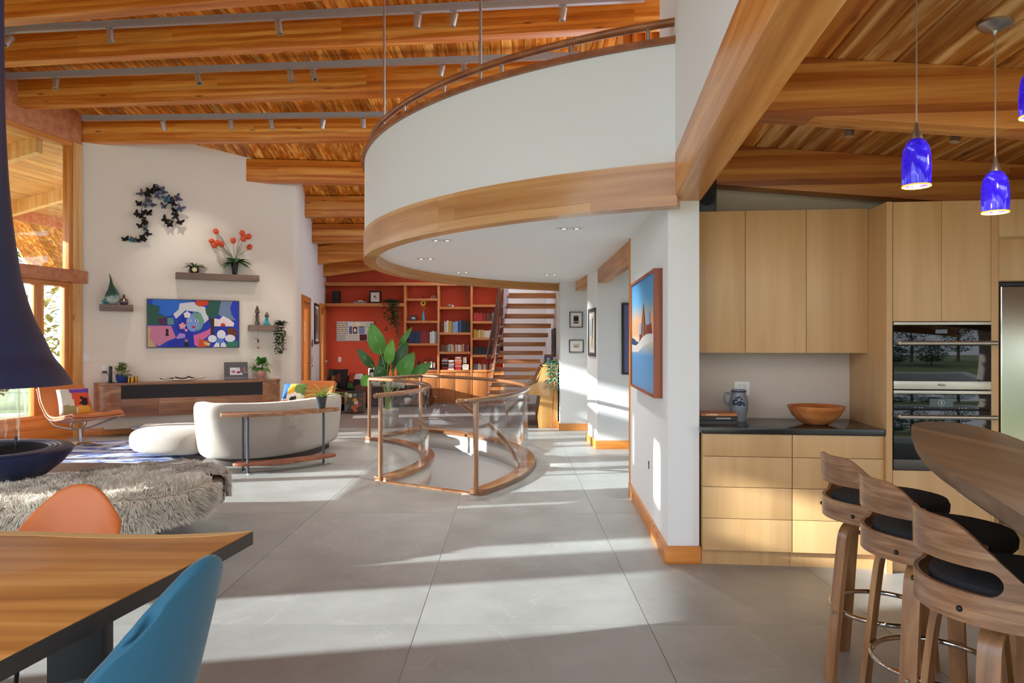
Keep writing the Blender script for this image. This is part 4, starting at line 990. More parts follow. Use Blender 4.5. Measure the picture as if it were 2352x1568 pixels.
x,y,z=shelf_pos(1067,852,0.08); tag(MB().box(-0.04,0.04,0,0.03,0.0,0.0+0.14).build('white_card',M_ceramw,loc=(x-0.0,y-0.02,z+0.16)),'white card propped on the book piles','card')
# trailing plants
def trailing(name,label,loc,spread,length,ns,seed,lw=0.03,top_n=60,depth=0.08,m=None,pot=None,flatx=True):
    random.seed(seed); t=thing(name,label,'plant',loc); mb=MB(); vine=MB()
    for s in range(ns):
        x0=random.uniform(-spread,spread); L=length*random.uniform(0.45,1.0); y0=-random.uniform(0.02,depth)
        pts=[Vector((x0*0.5,0,0.03)),Vector((x0*0.8,y0,0.05)),Vector((x0,y0-0.02,-0.03))]
        k=int(L/0.05)
        for i in range(k): pts.append(Vector((x0+random.uniform(-0.012,0.012),y0-0.02+random.uniform(-0.01,0.01),-0.03-L*(i+1)/k)))
        vine.tube(pts,0.0018,4)
        for p in pts[1:]:
            for q in range(2):
                a=random.uniform(0,6.28); mb.leaf(p,(math.cos(a),math.sin(a)*0.7-0.2,random.uniform(-0.6,0.1)),lw*random.uniform(0.8,1.5),lw*0.7,0.2,seg=3)
    for q in range(top_n):
        a=random.uniform(0,6.28); rr=random.uniform(0,1); p=(spread*rr*math.cos(a),depth*0.6*rr*math.sin(a)-0.02,random.uniform(0.0,0.07))
        mb.leaf(p,(math.cos(a),math.sin(a),random.uniform(-0.1,0.8)),lw*1.6,lw*0.8,0.3,seg=3)
    tag(mb.build('foliage',m or M_leafdk,t,norm=False),kind='stuff'); vine.build('vines',mat('vine_stem','#4a5a30',0.6),t,norm=False)
    if pot: MB().lathe([(0,-0.01),(pot*0.8,-0.01),(pot,0.06),(pot*0.85,0.055),(0,0.04)],16).build('pot',mat('vine_pot','#4c443c',0.7),t)
    return t
trailing('trailing_plant','bushy trailing plant hanging from the end of the long shelf',(bx(900),YB-0.02,L1+0.005),0.17,0.62,18,11,0.055,130,0.08,pot=0.07)
trailing('trailing_plant','long thin string plant hanging from the same shelf end beside the upright',(bx(914),YB-0.06,L1+0.005),0.06,0.95,9,12,0.04,30,0.05,mat('dry_vine','#6d6a48',0.6))
trailing('trailing_plant','single green vine hanging from the bookcase top beside the stair',(bx(1072),YB-0.03,top+0.08),0.03,0.52,5,13,0.025,16,0.05)
# picture panel on the red wall, light switch
tvp=thing('patterned_picture','wide frameless picture of patterned tiles and arches on the red wall','picture',(bx(808),17.36,bz_(783)))
W_,H_=bx(852)-bx(765),bz_(737)-bz_(783)
MB().box(-W_/2,W_/2,0,0.04,0,H_).build('panel',mat('silver_edge','#9a9da3',0.4,0.6),tvp)
mb=MB(); cols_=['#dfe3ea','#f2dcb0','#6b5f86','#efe9e0','#20283a','#5d1f2c','#c9a46a','#7f97b5','#f6efd9','#b47a4a']
mm=[flat(c) for c in cols_]
def pq(u0,u1,v0,v1,ci,l=1): mb.poly([(-W_/2+W_*a,-0.001*l,H_*b) for a,b in ((u0,v0),(u1,v0),(u1,v1),(u0,v1))],ci)
pq(0.005,0.995,0.01,0.99,3,1); pq(0.33,0.78,0.36,0.98,0,2); pq(0.45,0.72,0.72,0.97,1,3); pq(0.52,0.64,0.78,0.97,8,4); pq(0.44,0.56,0.38,0.72,5,3); pq(0.34,0.42,0.36,0.75,2,3); pq(0.60,0.76,0.36,0.75,7,3)
mb.poly([(-W_/2+W_*u,-0.005,H_*v) for u,v in circ(0.5,0.55,0.035,0.10)],8)
for i in range(9):
    for j in range(6):
        u=0.01+i*0.034; v=0.36+j*0.105
        mb.poly([(-W_/2+W_*a,-0.003,H_*b) for a,b in ((u,v),(u+0.03,v),(u+0.015,v+0.09))],[4,9,5][(i+j)%3])
for i in range(14):
    for j in range(4):
        pq(0.25+i*0.025,0.25+i*0.025+0.013,0.02+j*0.085,0.02+j*0.085+0.045,4 if (i+j)%2 else 6,3)
for i in range(8): pq(0.01,0.24,0.02+i*0.04,0.04+i*0.04,[7,4][i%2],3)
pq(0.62,0.82,0.02,0.34,5,4)
for i in range(6):
    for j in range(9): pq(0.80+i*0.033,0.815+i*0.033,0.03+j*0.105,0.075+j*0.105,[6,4,7][(i+j)%3],5)
mb.build('print',mm,tvp,norm=False)
def plate(name,label,loc,rz,w=0.08,h=0.12,toggles=1,mcol=None,cat='switch'):
    t=thing(name,label,cat,loc,rz); MB().box(-w/2,w/2,-0.008,0,0,h).build('plate',mcol or M_ceramw,t,bevel=0.002)
    for q in range(toggles): MB().box(-w/2+w*(q+0.25)/toggles,-w/2+w*(q+0.75)/toggles,-0.012,-0.008,h*0.3,h*0.7).build('rocker',M_ceramw,t,bevel=0.001)
    return t
plate('light_switch','white light switch on the red wall',(bx(771),17.4,bz_(832)),0,0.08,0.12)
# ------------------------------------------------------------------ TV wall things (local frame: x along the wall, -y into the room)
def tvthing(name,label,cat,t,z,off=0,group=None):
    p=tvw(t,off,z); return thing(name,label,cat,p,TA,group)
def tv_span(x0,x1,y0,y1,off): 
    a=tvt(x0,off); b=tvt(x1,off); return a,b,(tvz(x0,y1,off)+tvz(x1,y1,off))/2,(tvz(x0,y0,off)+tvz(x1,y0,off))/2
a,b,z0,z1=tv_span(337,550,688,798.5,0.06)
TVW,TVH=b-a,z1-z0
t=tvthing('television','wide wall television showing a colourful surreal painting','television',a,z0)
MB().box(0,TVW,-0.055,0,0,TVH).build('case',mat('tv_frame','#5d5853',0.4,0.4),t,bevel=0.003)
MB().box(0.012,TVW-0.012,-0.057,-0.054,0.012,TVH-0.012).build('screen',mat('screen_glass','#2438a8',0.25),t)
art=[('#2a3fb8',FULL),('#2f6fd0',[(.05,1),(.48,1),(.45,.93),(.34,.85),(.34,.78),(.27,.72),(.25,.66),(.18,.66),(.1,.75),(.14,.85),(.05,.9)]),
('#2f5d52',[(0,.9),(.1,.88),(.13,.78),(.11,.7),(.2,.65),(.2,.46),(0,.46)]),
('#cfd6da',[(.34,.93),(.5,.97),(.52,.9),(.62,.86),(.66,.6),(.6,.5),(.55,.75),(.4,.78),(.3,.6),(.27,.7),(.33,.8)]),
('#d2472b',[(.52,1),(.65,1),(.66,.92),(.6,.88),(.55,.87),(.51,.92)]),
('#2d5c50',[(.65,1),(.78,1),(.8,.93),(.77,.85),(.78,.72),(.72,.62),(.66,.64),(.63,.72),(.62,.82),(.66,.88)]),
('#6f86a8',[(.8,1),(.93,1),(.9,.85),(.92,.7),(.97,.58),(.85,.62),(.77,.7),(.78,.85)]),
('#e6dcdc',[(.72,.62),(.78,.6),(.82,.68),(.9,.6),(.95,.52),(.94,.45),(.72,.45)]),('#c93333',circ(.82,.47,.028,.05)),
('#243aa0',[(.72,.45),(.93,.45),(.9,.3),(.72,.3)]),
('#55284e',[(.1,.6),(.2,.62),(.2,.47),(.13,.47)]),('#5f8f86',[(.21,.62),(.27,.62),(.28,.48),(.21,.47)]),
('#c97d9e',[(0,.45),(.25,.45),(.28,.3),(.3,.2),(.2,.12),(.12,.02),(.05,.1),(.02,.2)]),
('#c8a97a',[(0,.42),(.04,.38),(.02,.2),(.06,.1),(.1,.01),(0,0)]),
('#a88ad0',[(.3,.2),(.34,.3),(.4,.28),(.4,.18),(.33,.15)]),
('#2130a8',[(.29,.4),(.34,.58),(.38,.72),(.42,.76),(.48,.75),(.43,.6),(.45,.4),(.47,.3),(.5,.2),(.49,0),(.2,0),(.22,.1),(.3,.17),(.4,.2),(.42,.28),(.34,.3)]),
('#7d9ad8',circ(.485,.52,.075,.19)),('#6ba08c',[(.48,.75),(.57,.73),(.61,.55),(.58,.4),(.53,.33),(.56,.5),(.5,.64)]),
('#e8ecf4',circ(.445,.57,.02,.025)),('#2a4aa0',circ(.445,.57,.009,.02)),('#e8ecf4',circ(.525,.57,.02,.025)),('#2a4aa0',circ(.525,.57,.009,.02)),('#b22f3a',circ(.49,.43,.02,.025)),
('#d36a9c',[(.5,.05),(.49,.25),(.57,.3),(.66,.38),(.7,.46),(.69,.3),(.63,.2),(.56,.12),(.55,0)]),
('#3a2c30',[(.66,.62),(.72,.62),(.72,.45),(.71,.3),(.76,.18),(.72,.2),(.68,.3),(.68,.45)]),
('#c9542e',[(.55,.17),(.65,.14),(.68,.05),(.62,0),(.55,0)]),('#d8b77a',[(.6,.12),(.68,.08),(.66,.02),(.61,.06)]),('#6b3a24',[(.86,.38),(.92,.43),(.98,.36),(.97,.2),(.88,.22)]),('#2f7a66',[(.86,.1),(.99,.14),(.99,0),(.85,0)]),
('#dfe4ee',circ(.80,.27,.05,.10)),('#dfe4ee',circ(.70,.18,.05,.08)),('#dfe4ee',circ(.90,.19,.06,.08)),('#dfe4ee',[(.71,.0),(.74,.1),(.78,.12),(.78,0)]),('#dfe4ee',[(.86,.0),(.84,.1),(.80,.12),(.79,0)]),('#5c86d6',circ(.785,.135,.048,.055)),
('#241c1e',circ(.205,.35,.016,.035)),('#241c1e',[(.185,.24),(.225,.24),(.21,.34),(.2,.34)]),('#241c1e',[(.385,.02),(.44,.02),(.425,.13),(.40,.13)]),('#b07a5a',circ(.412,.14,.016,.035))]
for cx_,cy_,c_ in ((.42,.69,'#e8e2e6'),(.37,.45,'#e39aa8'),(.41,.36,'#e39ac0')):
    k_=1 if c_!='#e39ac0' else 0.45
    for q in range(5): art.append((c_,circ(cx_+.024*k_*math.cos(q*1.257+.3),cy_+.045*k_*math.sin(q*1.257+.3),.016*k_,.03*k_,10)))
    art.append(('#f2e6d0',circ(cx_,cy_,.008*k_,.016*k_,8)))
mb=MB(); mm=[]
for L,(c_,pts) in enumerate(art):
    mi=[m.name for m in mm].index(flat(c_).name) if flat(c_) in mm else (mm.append(flat(c_)) or len(mm)-1)
    mb.poly([(0.012+(TVW-0.024)*u,-0.0575-0.00025*L,0.012+(TVH-0.024)*v) for u,v in pts],mi)
mb.build('picture',mm,t,norm=False)
M_grey_sh=wood('grey_walnut_shelf','#5b4a42','#77645a','#8d7a6e','X',0.5,1.0,0.03)
SH=[]
for (x0,x1,y0,y1,lab) in ((404,596,628.5,640,'long floating walnut shelf above the television'),(228,306,699,713,'short floating walnut shelf left of the television'),(573,641,746,758,'short floating walnut shelf right of the television')):
    a,b,z0,z1=tv_span(x0,x1,y0,y1,0.2); o=tag(MB().box(0,b-a,-0.2,0,0,0.10).build('floating_shelf',M_grey_sh,bevel=0.003,loc=tvw(a,0,z1-0.10),rz=TA),lab,'shelf','floating wall shelves'); SH.append((a,b,z1))
# tulips
def on_shelf(k,x,off=0.1): return tvt(x,off),SH[k][2]
tt,zz=on_shelf(0,539); t=tvthing('tulip_vase','tall black tapering vase of orange tulips on the long shelf','vase',tt,zz,0.1)
MB().lathe([(0,0),(0.036,0),(0.04,0.012),(0.062,0.20),(0.064,0.21),(0.058,0.21),(0.05,0.15),(0,0.15)],24).build('vase',mat('black_glass_vase','#1a1b1f',0.12),t)
random.seed(5); lf=MB()
for q in range(20):
    a=random.uniform(0,6.28); up=random.uniform(-0.3,1.1); lf.leaf((0.03*math.cos(a),0.03*math.sin(a),0.21),(math.cos(a),0.6*math.sin(a),up),random.uniform(0.16,0.28),0.13,0.5,seg=5,fold=0.15)
tag(lf.build('leaves',mat('tulip_leaf','#3f6b38',0.45,noise_amt=0.3,nscale=10),t,norm=False),kind='stuff')
ends=[(-0.36,0.52),(-0.44,0.34),(-0.34,0.30),(-0.25,0.29),(-0.40,0.26),(-0.03,0.36),(0.13,0.50),(0.19,0.44),(0.27,0.45),(0.30,0.27),(0.16,0.40)]
for (dx,dz_) in ends:
    s_=0.92; ex,ez=dx*s_*0.8,0.20+dz_*s_; ey=random.uniform(-0.07,0.05)
    MB().tube(bez((0,0,0.19),(dx*0.1,0,0.35),(ex*0.75,ey,ez-0.05),(ex,ey,ez),8),0.0035,5).build('stem',mat('tulip_stem','#5d6b45',0.5),t)
    dirn=Vector((dx*0.9,ey,0.45)).normalized(); M_=Matrix.Translation((ex,ey,ez))@dirn.to_track_quat('Z','Y').to_matrix().to_4x4()
    MB().lathe([(0.008,-0.005),(0.036,0.014),(0.045,0.042),(0.041,0.07),(0.030,0.092),(0.022,0.085),(0.033,0.06),(0.024,0.018)],10,M=M_,caps=False).build('tulip_bloom',mat('tulip_orange','#d9532a',0.5,noise_amt=0.35,nscale=30),t)
tt,zz=on_shelf(0,446); t=tvthing('potted_aloe','spiky plant in a round dark pot with a pale flower motif on the long shelf','plant',tt,zz,0.1)
MB().lathe([(0,0),(0.045,0),(0.075,0.03),(0.08,0.06),(0.068,0.10),(0.055,0.112),(0.05,0.105),(0,0.095)],24).build('pot',mat('dark_pot','#2c2620',0.4),t)
mb=MB()
for q in range(8):
    a=q*math.pi/4; mb.leaf((0.0,-0.081,0.055),(math.cos(a),-0.05,math.sin(a)),0.045,0.026,0,up=(0,-1,0),seg=3)
mb.build('flower_motif',mat('cream_motif','#e6dfa8',0.5),t)
mb=MB(); random.seed(9)
for q in range(30):
    a=random.uniform(0,6.28); mb.leaf((0.02*math.cos(a),0.02*math.sin(a),0.10),(math.cos(a),0.7*math.sin(a),random.uniform(0.15,0.9)),random.uniform(0.12,0.25),0.028,0.35,seg=5,fold=0.4)
tag(mb.build('foliage',mat('aloe_green','#6b8a42',0.5,noise_amt=0.3,nscale=10),t,norm=False),kind='stuff')
# teardrop art glass, small figurine, seated buddha
tt,zz=on_shelf(1,258); t=tvthing('teardrop_vase','green art glass teardrop with a long curling neck on the left shelf','vase',tt,zz,0.1)
def tear_mat():
    m,nt,b=newmat('green_white_art_glass'); N=nt.nodes; L=nt.links; tc=N.new('ShaderNodeTexCoord'); sp=N.new('ShaderNodeSeparateXYZ'); L.new(tc.outputs['Object'],sp.inputs[0])
    nz=N.new('ShaderNodeTexNoise'); nz.inputs['Scale'].default_value=12; nz.inputs['Distortion'].default_value=2; L.new(tc.outputs['Object'],nz.inputs['Vector'])
    ma=N.new('ShaderNodeMath'); ma.operation='MULTIPLY_ADD'; ma.inputs[1].default_value=0.16; L.new(nz.outputs['Fac'],ma.inputs[0]); L.new(sp.outputs['Z'],ma.inputs[2])
    cr=N.new('ShaderNodeValToRGB'); e=cr.color_ramp.elements; e[0].position=0.14; e[0].color=lin('#aebdb9'); e[1].position=0.24; e[1].color=lin('#1f5a55'); e.new(0.40).color=lin('#2c5048')
    L.new(ma.outputs[0],cr.inputs['Fac']); L.new(cr.outputs['Color'],b.inputs['Base Color']); b.inputs['Roughness'].default_value=0.08; b.inputs['Coat Weight'].default_value=0.5; return m
cpts=[(0,0,0.0),(0,0,0.02),(0,0,0.06),(0,0,0.12),(0,0,0.18),(-0.004,0,0.24),(-0.012,0,0.29),(-0.016,0,0.33),(-0.018,0,0.38),(-0.028,0,0.43),(-0.042,0,0.475)]
crad=[0.045,0.07,0.098,0.108,0.095,0.065,0.042,0.027,0.017,0.011,0.006]
MB().tube(spline(cpts,4),[v.x for v in spline([(r_,0,0) for r_ in crad],4)],22).build('body',tear_mat(),t)
tt,zz=on_shelf(1,241.5); t=tvthing('teal_sculpture','small teal glass figure beside the teardrop vase','figurine',tt,zz,0.13); MB().lathe([(0,0),(0.04,0),(0.035,0.02),(0.012,0.03),(0.045,0.04),(0.05,0.06),(0.02,0.085),(0.012,0.1),(0,0.105)],18).build('body',mat('teal_glass','#3c8f8a',0.1),t)
MB().tube([(0.03*math.cos(q*math.pi/8)-0.0,-0.02,0.05+0.028*math.sin(q*math.pi/8)) for q in range(16)],0.005,6,closed=True).build('loop',mat('teal_glass','#3c8f8a'),t)
tt,zz=on_shelf(1,284.5); t=tvthing('seated_figurine','small seated meditating figurine in purple robe on the left shelf','figurine',tt,zz,0.1)
MB().ball((0,0,0.025),(0.065,0.045,0.026),16,8).build('robe_lap',mat('purple_robe','#5a3d5e',0.5),t); MB().ball((0,0,0.075),(0.032,0.025,0.045),14,8).build('torso',mat('dark_bronze','#5d3428',0.4),t); MB().ball((0,0,0.135),(0.018,0.018,0.024),12,8).build('head',mat('dark_bronze','#5d3428'),t); MB().ball((0,-0.022,0.07),(0.016,0.01,0.03),8,6).build('white_sash',M_ceramw,t); MB().ball((0,0,0.16),(0.009,0.009,0.01),8,6).build('topknot',mat('dark_bronze','#5d3428'),t)
for sx in (-1,1): MB().tube([(0.03*sx,0,0.10),(0.055*sx,-0.01,0.06),(0.05*sx,-0.03,0.04)],0.009,6).build('arm',mat('dark_bronze','#5d3428'),t)
# two glass bottles, hanging charm, trailing plant on the right shelf
M_smoke=mat('smoked_glass','#5c5249',0.08,0.3)
for k,(x,sc,lab,bc_) in enumerate(((591,1.0,'taller smoky glass tower bottle with pointed stopper on the right shelf','#4a423a'),(613,0.68,'shorter glass bottle with turquoise foot on the right shelf','#1f8a9a'))):
    tt,zz=on_shelf(2,x); t=tvthing('glass_bottle',lab,'bottle',tt,zz,0.1,'smoky glass bottles')
    MB().lathe([(0,0),(0.036*(1.5 if k else 1),0),(0.04*(1.4 if k else 1),0.03*sc),(0.03,0.07*sc),(0.032,0.16*sc),(0.022,0.19*sc),(0.0,0.19*sc)],18).build('body',[M_smoke,mat('turquoise_glass','#1f8f9f',0.1)][k],t)
    MB().lathe([(0.012,0.185*sc),(0.036,0.205*sc),(0.04,0.23*sc),(0.03,0.27*sc),(0.012,0.32*sc),(0.0,0.335*sc)],18).build('stopper',M_smoke,t)
    if k: MB().lathe([(0.02,0.07),(0.027,0.11)],16,caps=False).build('neck_band',M_smoke,t)
tt=tvt(592,0.21); t=tvthing('hanging_charm','little red bead charm hanging below the right shelf','ornament',tt,SH[2][2]-0.42,0.212)
MB().tube([(0,0,0.42),(-0.004,0,0.3),(0.004,0,0.2),(0.008,0,0.05)],0.0018,5).build('string',mat('red_string','#8e3a34',0.7),t); MB().ball((0.008,0,0.03),0.016,10,6).build('bead',mat('red_bead','#b2302e',0.3),t); MB().ball((0.006,0,0.15),(0.018,0.01,0.035),10,6).build('pendant_figure',mat('pewter_dark','#5d5a55',0.3,0.6),t)
MB().poly([(-0.045,0,0.2),(-0.01,0,0.2),(-0.028,0,0.165)]).build('heart',mat('red_bead','#b2302e'),t,solid=0.006)
p=tvw(tvt(646,0.14),0.13,SH[2][2]); trailing('trailing_plant','trailing leafy vine cascading off the right wall shelf',(p.x,p.y,p.z),0.085,0.50,14,21,0.05,70,0.07,mat('vine_dark','#33452c',0.55),pot=0.05)
# butterfly sculpture
bt=tvthing('butterfly_sculpture','swirl of dark metal butterflies mounted on the wall above the television','wall sculpture',tvt(360,0.0),tvz(360,500,0),0)
BX=[(325,445,1),(336,447,1.0),(346,440,1.1),(356,436,1.1),(365,436,1.2),(374,440,1.1),(340,460,1),(320,468,.9),(334,472,.9),(348,470,1),(360,450,1),(382,458,1.2),(390,462,1.1),(378,475,1),(408,455,1.1),(398,468,1),(413,480,1.2),(402,486,1.1),(404,497,1),(380,506,1.2),(390,516,1.1),(412,511,1.1),(315,493,1),(323,497,.9),(330,488,.8),(341,490,1),(331,508,.9),(334,514,.8),(323,520,.9),(333,525,.8),(338,537,.9),(326,545,.9),(333,550,.8),(317,553,.8),(308,552,.7),(300,551,.7),(292,548,.7),(286,550,.7)]
M_bf=[mat('butterfly_black','#231f1f',0.4,0.2),mat('butterfly_blue','#557a92',0.3,0.5),mat('butterfly_slate','#6a7088',0.3,0.5)]
random.seed(3); wing=[(0,0),(0.016,0.045),(0.055,0.075),(0.075,0.06),(0.065,0.02),(0.045,0.0),(0.055,-0.03),(0.035,-0.055),(0.012,-0.04)]
for i,(x,y,s_) in enumerate(BX):
    mb=MB(); ra=random.uniform(-1.6,1.6); lift=random.uniform(0.25,0.7); k_=0.82*s_
    for sx in (-1,1):
        mb.add([(sx*u*k_,-abs(u)*lift*k_,v*k_) for u,v in wing],[tuple(range(len(wing)))])
    mb.tube([(0,0,-0.035*k_),(0,-0.004,0.04*k_)],0.006,6)
    o=mb.build('butterfly',M_bf[0 if y>480 and random.random()<0.7 or random.random()<0.25 else random.choice((1,2))],bt,solid=0.002,norm=False)
    o.location=(tvt(x,0.05)-tvt(360,0),-random.uniform(0.035,0.09),tvz(x,y,0.05)-tvz(360,500,0)); o.rotation_euler=(random.uniform(-.3,.3),ra,random.uniform(-.4,.4))
MB().tube(spline([(tvt(x,0.03)-tvt(360,0),-0.02,tvz(x,y,0.03)-tvz(360,500,0)) for x,y in ((288,549),(315,550),(333,535),(328,510),(325,485),(335,455),(355,442),(380,450),(400,470),(408,490),(385,508))],5),0.004,5).build('wire_spine',M_bf[0],bt)
# media console
CD=0.46; ca,cb=tvt(212,0.44),tvt(652,0.44); zt=0.825; zb=0.30
t=tvthing('media_console','long floating walnut media console with rounded ends and dark cloth panel','console',ca,zb,0); LC=cb-ca
def cplan(n=10,ins=0.0):
    r=0.36; pts=[(0,-0.0)]
    pts+=[(r-(r-ins)*math.cos(q*math.pi/2/n)*1.0, -(CD-r)-(r-ins)*math.sin(q*math.pi/2/n)) for q in range(n+1)]
    pts+=[(LC-r+(r-ins)*math.sin(q*math.pi/2/n), -(CD-r)-(r-ins)*math.cos(q*math.pi/2/n)) for q in range(n+1)]
    return pts+[(LC,0)]
MB().prism(cplan(10,0.012),0,zt-zb-0.028,sm=True).build('body',wood('walnut_console','#74492f','#946545','#b58762','X',0.35,0.8,0.0),t)
MB().prism(cplan(),zt-zb-0.026,zt-zb).build('top',M_walnut,t,bevel=0.002)
s0,s1=tvt(278,0.45)-ca,tvt(603,0.45)-ca; mdz=0.285
MB().box(s0,s1,-CD+0.006,-CD+0.03,mdz,zt-zb-0.034).build('cloth_panel',mat('dark_speaker_cloth','#2d2a2c',0.95,noise_amt=0.2,nscale=300),t)
for q in range(4):
    w=(s1-s0)/4; MB().box(s0+q*w+0.003,s0+(q+1)*w-0.003,-CD+0.006,-CD+0.03,0.006,mdz-0.006).build('door',wood('walnut_console_door','#6b4129','#8c5d3f','#ad7e5a','X',0.35,0.8,0.06),t,bevel=0.001)
MB().box(0.15,LC-0.15,-0.30,-0.0,-zb+0.115,0).build('recessed_base',mat('pale_plinth','#cfc5b6',0.8),t)
def con(x,off=0.22): return tvw(tvt(x,off),off,zt)
def cthing(name,label,cat,x,off=0.22): return thing(name,label,cat,con(x,off),TA)
t=cthing('wireless_router','slim black upright device with round base on the console','electronics',254,0.2)
MB().lathe([(0,0),(0.055,0),(0.055,0.01),(0,0.014)],20).build('base',M_black,t); MB().box(-0.024,0.024,-0.02,0.02,0.01,0.26).build('tower',M_black,t,bevel=0.006)
t=cthing('blue_pot_plant','leafy green plant in a glossy blue pot on the console','plant',280,0.2)
MB().lathe([(0,0),(0.06,0),(0.085,0.06),(0.09,0.11),(0.094,0.12),(0.085,0.12),(0,0.10)],24).build('pot',mat('cobalt_pot','#1f3f8a',0.15),t)
def bush(t,c,rad,n,lw,m,seed,name='foliage'):
    random.seed(seed); mb=MB()
    for q in range(n):
        a=random.uniform(0,6.28); e=random.uniform(-0.2,1.4); d=Vector((math.cos(a)*math.cos(e),math.sin(a)*math.cos(e),math.sin(e))); rr=random.uniform(0.35,1)
        mb.leaf(Vector(c)+Vector((d.x*rad[0],d.y*rad[1],d.z*rad[2]))*rr,d+Vector((random.uniform(-.6,.6),random.uniform(-.6,.6),random.uniform(-.4,.4))),lw*random.uniform(0.8,1.4),lw*0.6,0.3,seg=3)
    return tag(mb.build(name,m,t,norm=False),kind='stuff')
bush(t,(0,0,0.13),(0.12,0.11,0.17),170,0.055,mat('yellow_green_leaf','#6a7f3a',0.5,noise_amt=0.4,nscale=30),31)
for q in range(4): MB().tube([(0,0,0.1),(0.05*math.cos(q*1.6),0.05*math.sin(q*1.6),0.25)],0.004,5).build('stem',M_soil,t)
for i,x in enumerate((296,304,312)):
    t=cthing('brass_cup',['brass cup nearest the blue pot plant','middle brass cup in the group on the console','rightmost brass cup in the group on the console'][i],'cup',x,0.2+0.04*(i%2)); MB().lathe([(0,0),(0.028,0),(0.029,0.07+0.012*i),(0.026,0.07+0.012*i),(0.025,0.01),(0,0.008)],20).build('cup',mat('brass','#b88a3a',0.2,0.9),t)
    t['group']='brass cups'
t=cthing('long_platter','long shallow white platter with driftwood pieces on the console','platter',418,0.22)
MB().grid(lambda u,v: ((u-0.5)*0.68,(v-0.5)*0.16*math.sin(math.pi*min(0.98,max(0.02,u))),0.012+0.05*(abs(u-0.5)*2)**2.2+0.02*(abs(v-0.5)*2)**2),24,8).build('dish',M_ceramw,t,solid=0.008)
for q,(x0,l) in enumerate(((-0.32,0.2),(-0.1,0.18),(0.08,0.22))): MB().tube(spline([(x0,0.01*q,0.06+0.008*q),(x0+l*0.5,-0.01,0.045),(x0+l,0.01,0.055)],4),[0.012]*9,7).build('driftwood',M_soil,t)
fz=zt
t=small_frame('photo_frame','wide dark grey photo frame leaning on the console',con(543,0.2),0.37,0.305,'#55565a','#fff',0.085,0.0,rz=TA,tilt=R(-12),pic=[('#cfd2dc',FULL),('#b77f8c',circ(.3,.45,.16,.2)),('#8c3f4c',circ(.68,.35,.14,.16)),('#dfe6f0',sq(.05,.5,.65,.95)),('#7d4a56',sq(.82,.98,.3,.98)),('#e8d0d4',circ(.52,.6,.12,.14))])
t=cthing('face_pot_plant','leafy houseplant in a blush swirl ceramic pot on the console','plant',599,0.2)
MB().lathe([(0,0),(0.05,0),(0.055,0.012),(0.045,0.025),(0.085,0.07),(0.095,0.11),(0.085,0.155),(0.078,0.16),(0,0.14)],26).build('pot',mat('blush_ceramic','#c89a84',0.4,noise_amt=0.3,nscale=9),t)
bush(t,(0,0,0.20),(0.14,0.12,0.15),120,0.085,M_leaf,33)
plate('switch_plate','white multi-gang switch plate low on the left of the television wall',tvw(tvt(196,0),0,tvz(196,832,0)),TA,0.155,0.12,3)
t=plate('power_outlet','white outlet with black plug and cable above the console',tvw(tvt(240,0),0,tvz(240,856,0)),TA,0.08,0.12,0,cat='socket')
MB().box(-0.03,0.03,-0.05,-0.008,0.0,0.03).build('plug',M_black,t,bevel=0.004)
MB().tube(spline([(0,-0.04,0.012),(0.05,-0.06,-0.03),(0.06,-0.10,-0.12),(0.02,-0.14,-0.20),(0.0,-0.15,-0.215)],6),0.004,6).build('cable',M_black,t)
# doors, picture, thermostat on the return wall
RD=(te-tc1).normalized(); RA=math.atan2(RD.y,RD.x)
def rw(Y): k_=(Y-tc1.y)/(te.y-tc1.y); return tc1.lerp(te,k_)
for i,(Ya,Yb,zt_) in enumerate(DOORS):
    root=sempty('door_%d'%(i+1)); p=rw(Ya); root.location=(p.x,p.y,0); root.rotation_euler.z=RA; L=(rw(Yb)-p).length
    # local +x along wall, local -y faces the room
    MB().box(0,0.11,-0.03,0.10,0,zt_).build('jamb',M_fir,root,bevel=0.004); MB().box(L-0.11,L,-0.03,0.10,0,zt_).build('jamb',M_fir,root,bevel=0.004)
    MB().box(0.11,L-0.11,-0.03,0.10,zt_-0.11,zt_).build('head',M_firX,root,bevel=0.004)
    for e0,e1,f0,f1,mm_ in ((0.11,0.21,0.01,zt_-0.11,M_fir),(L-0.21,L-0.11,0.01,zt_-0.11,M_fir),(0.21,L-0.21,0.01,0.21,M_firX),(0.21,L-0.21,zt_-0.22,zt_-0.11,M_firX)): MB().box(e0,e1,0.0,0.05,f0,f1).build('door_rail',mm_,root,bevel=0.003)
    MB().box(0.21,L-0.21,0.02,0.03,0.21,zt_-0.22).build('pane',M_winglass,root)  # glazing added to the door to let daylight into the back room
    MB().ball((L-0.18,-0.06,1.0),0.03,12,8).build('knob',M_steel,root)
small_frame('framed_print','narrow dark framed print hanging between the two doors',rw(15.35)+Vector((0.03,0,1.42)),0.75,0.86,'#2e211c','#fff',0.05,0.06,rz=RA,pic=[('#a58a74',FULL),('#6b4a3a',sq(.2,.8,.2,.8))])
o=plate('thermostat','dark red screen wall thermostat beside the framed print',rw(14.62)+Vector((0.012,0,1.36)),RA,0.10,0.15,0,mat('thermostat_case','#7d5a55',0.4),cat='thermostat')
plate('light_switch','white switch below the thermostat by the door',rw(14.62)+Vector((0.012,0,1.05)),RA,0.08,0.12)
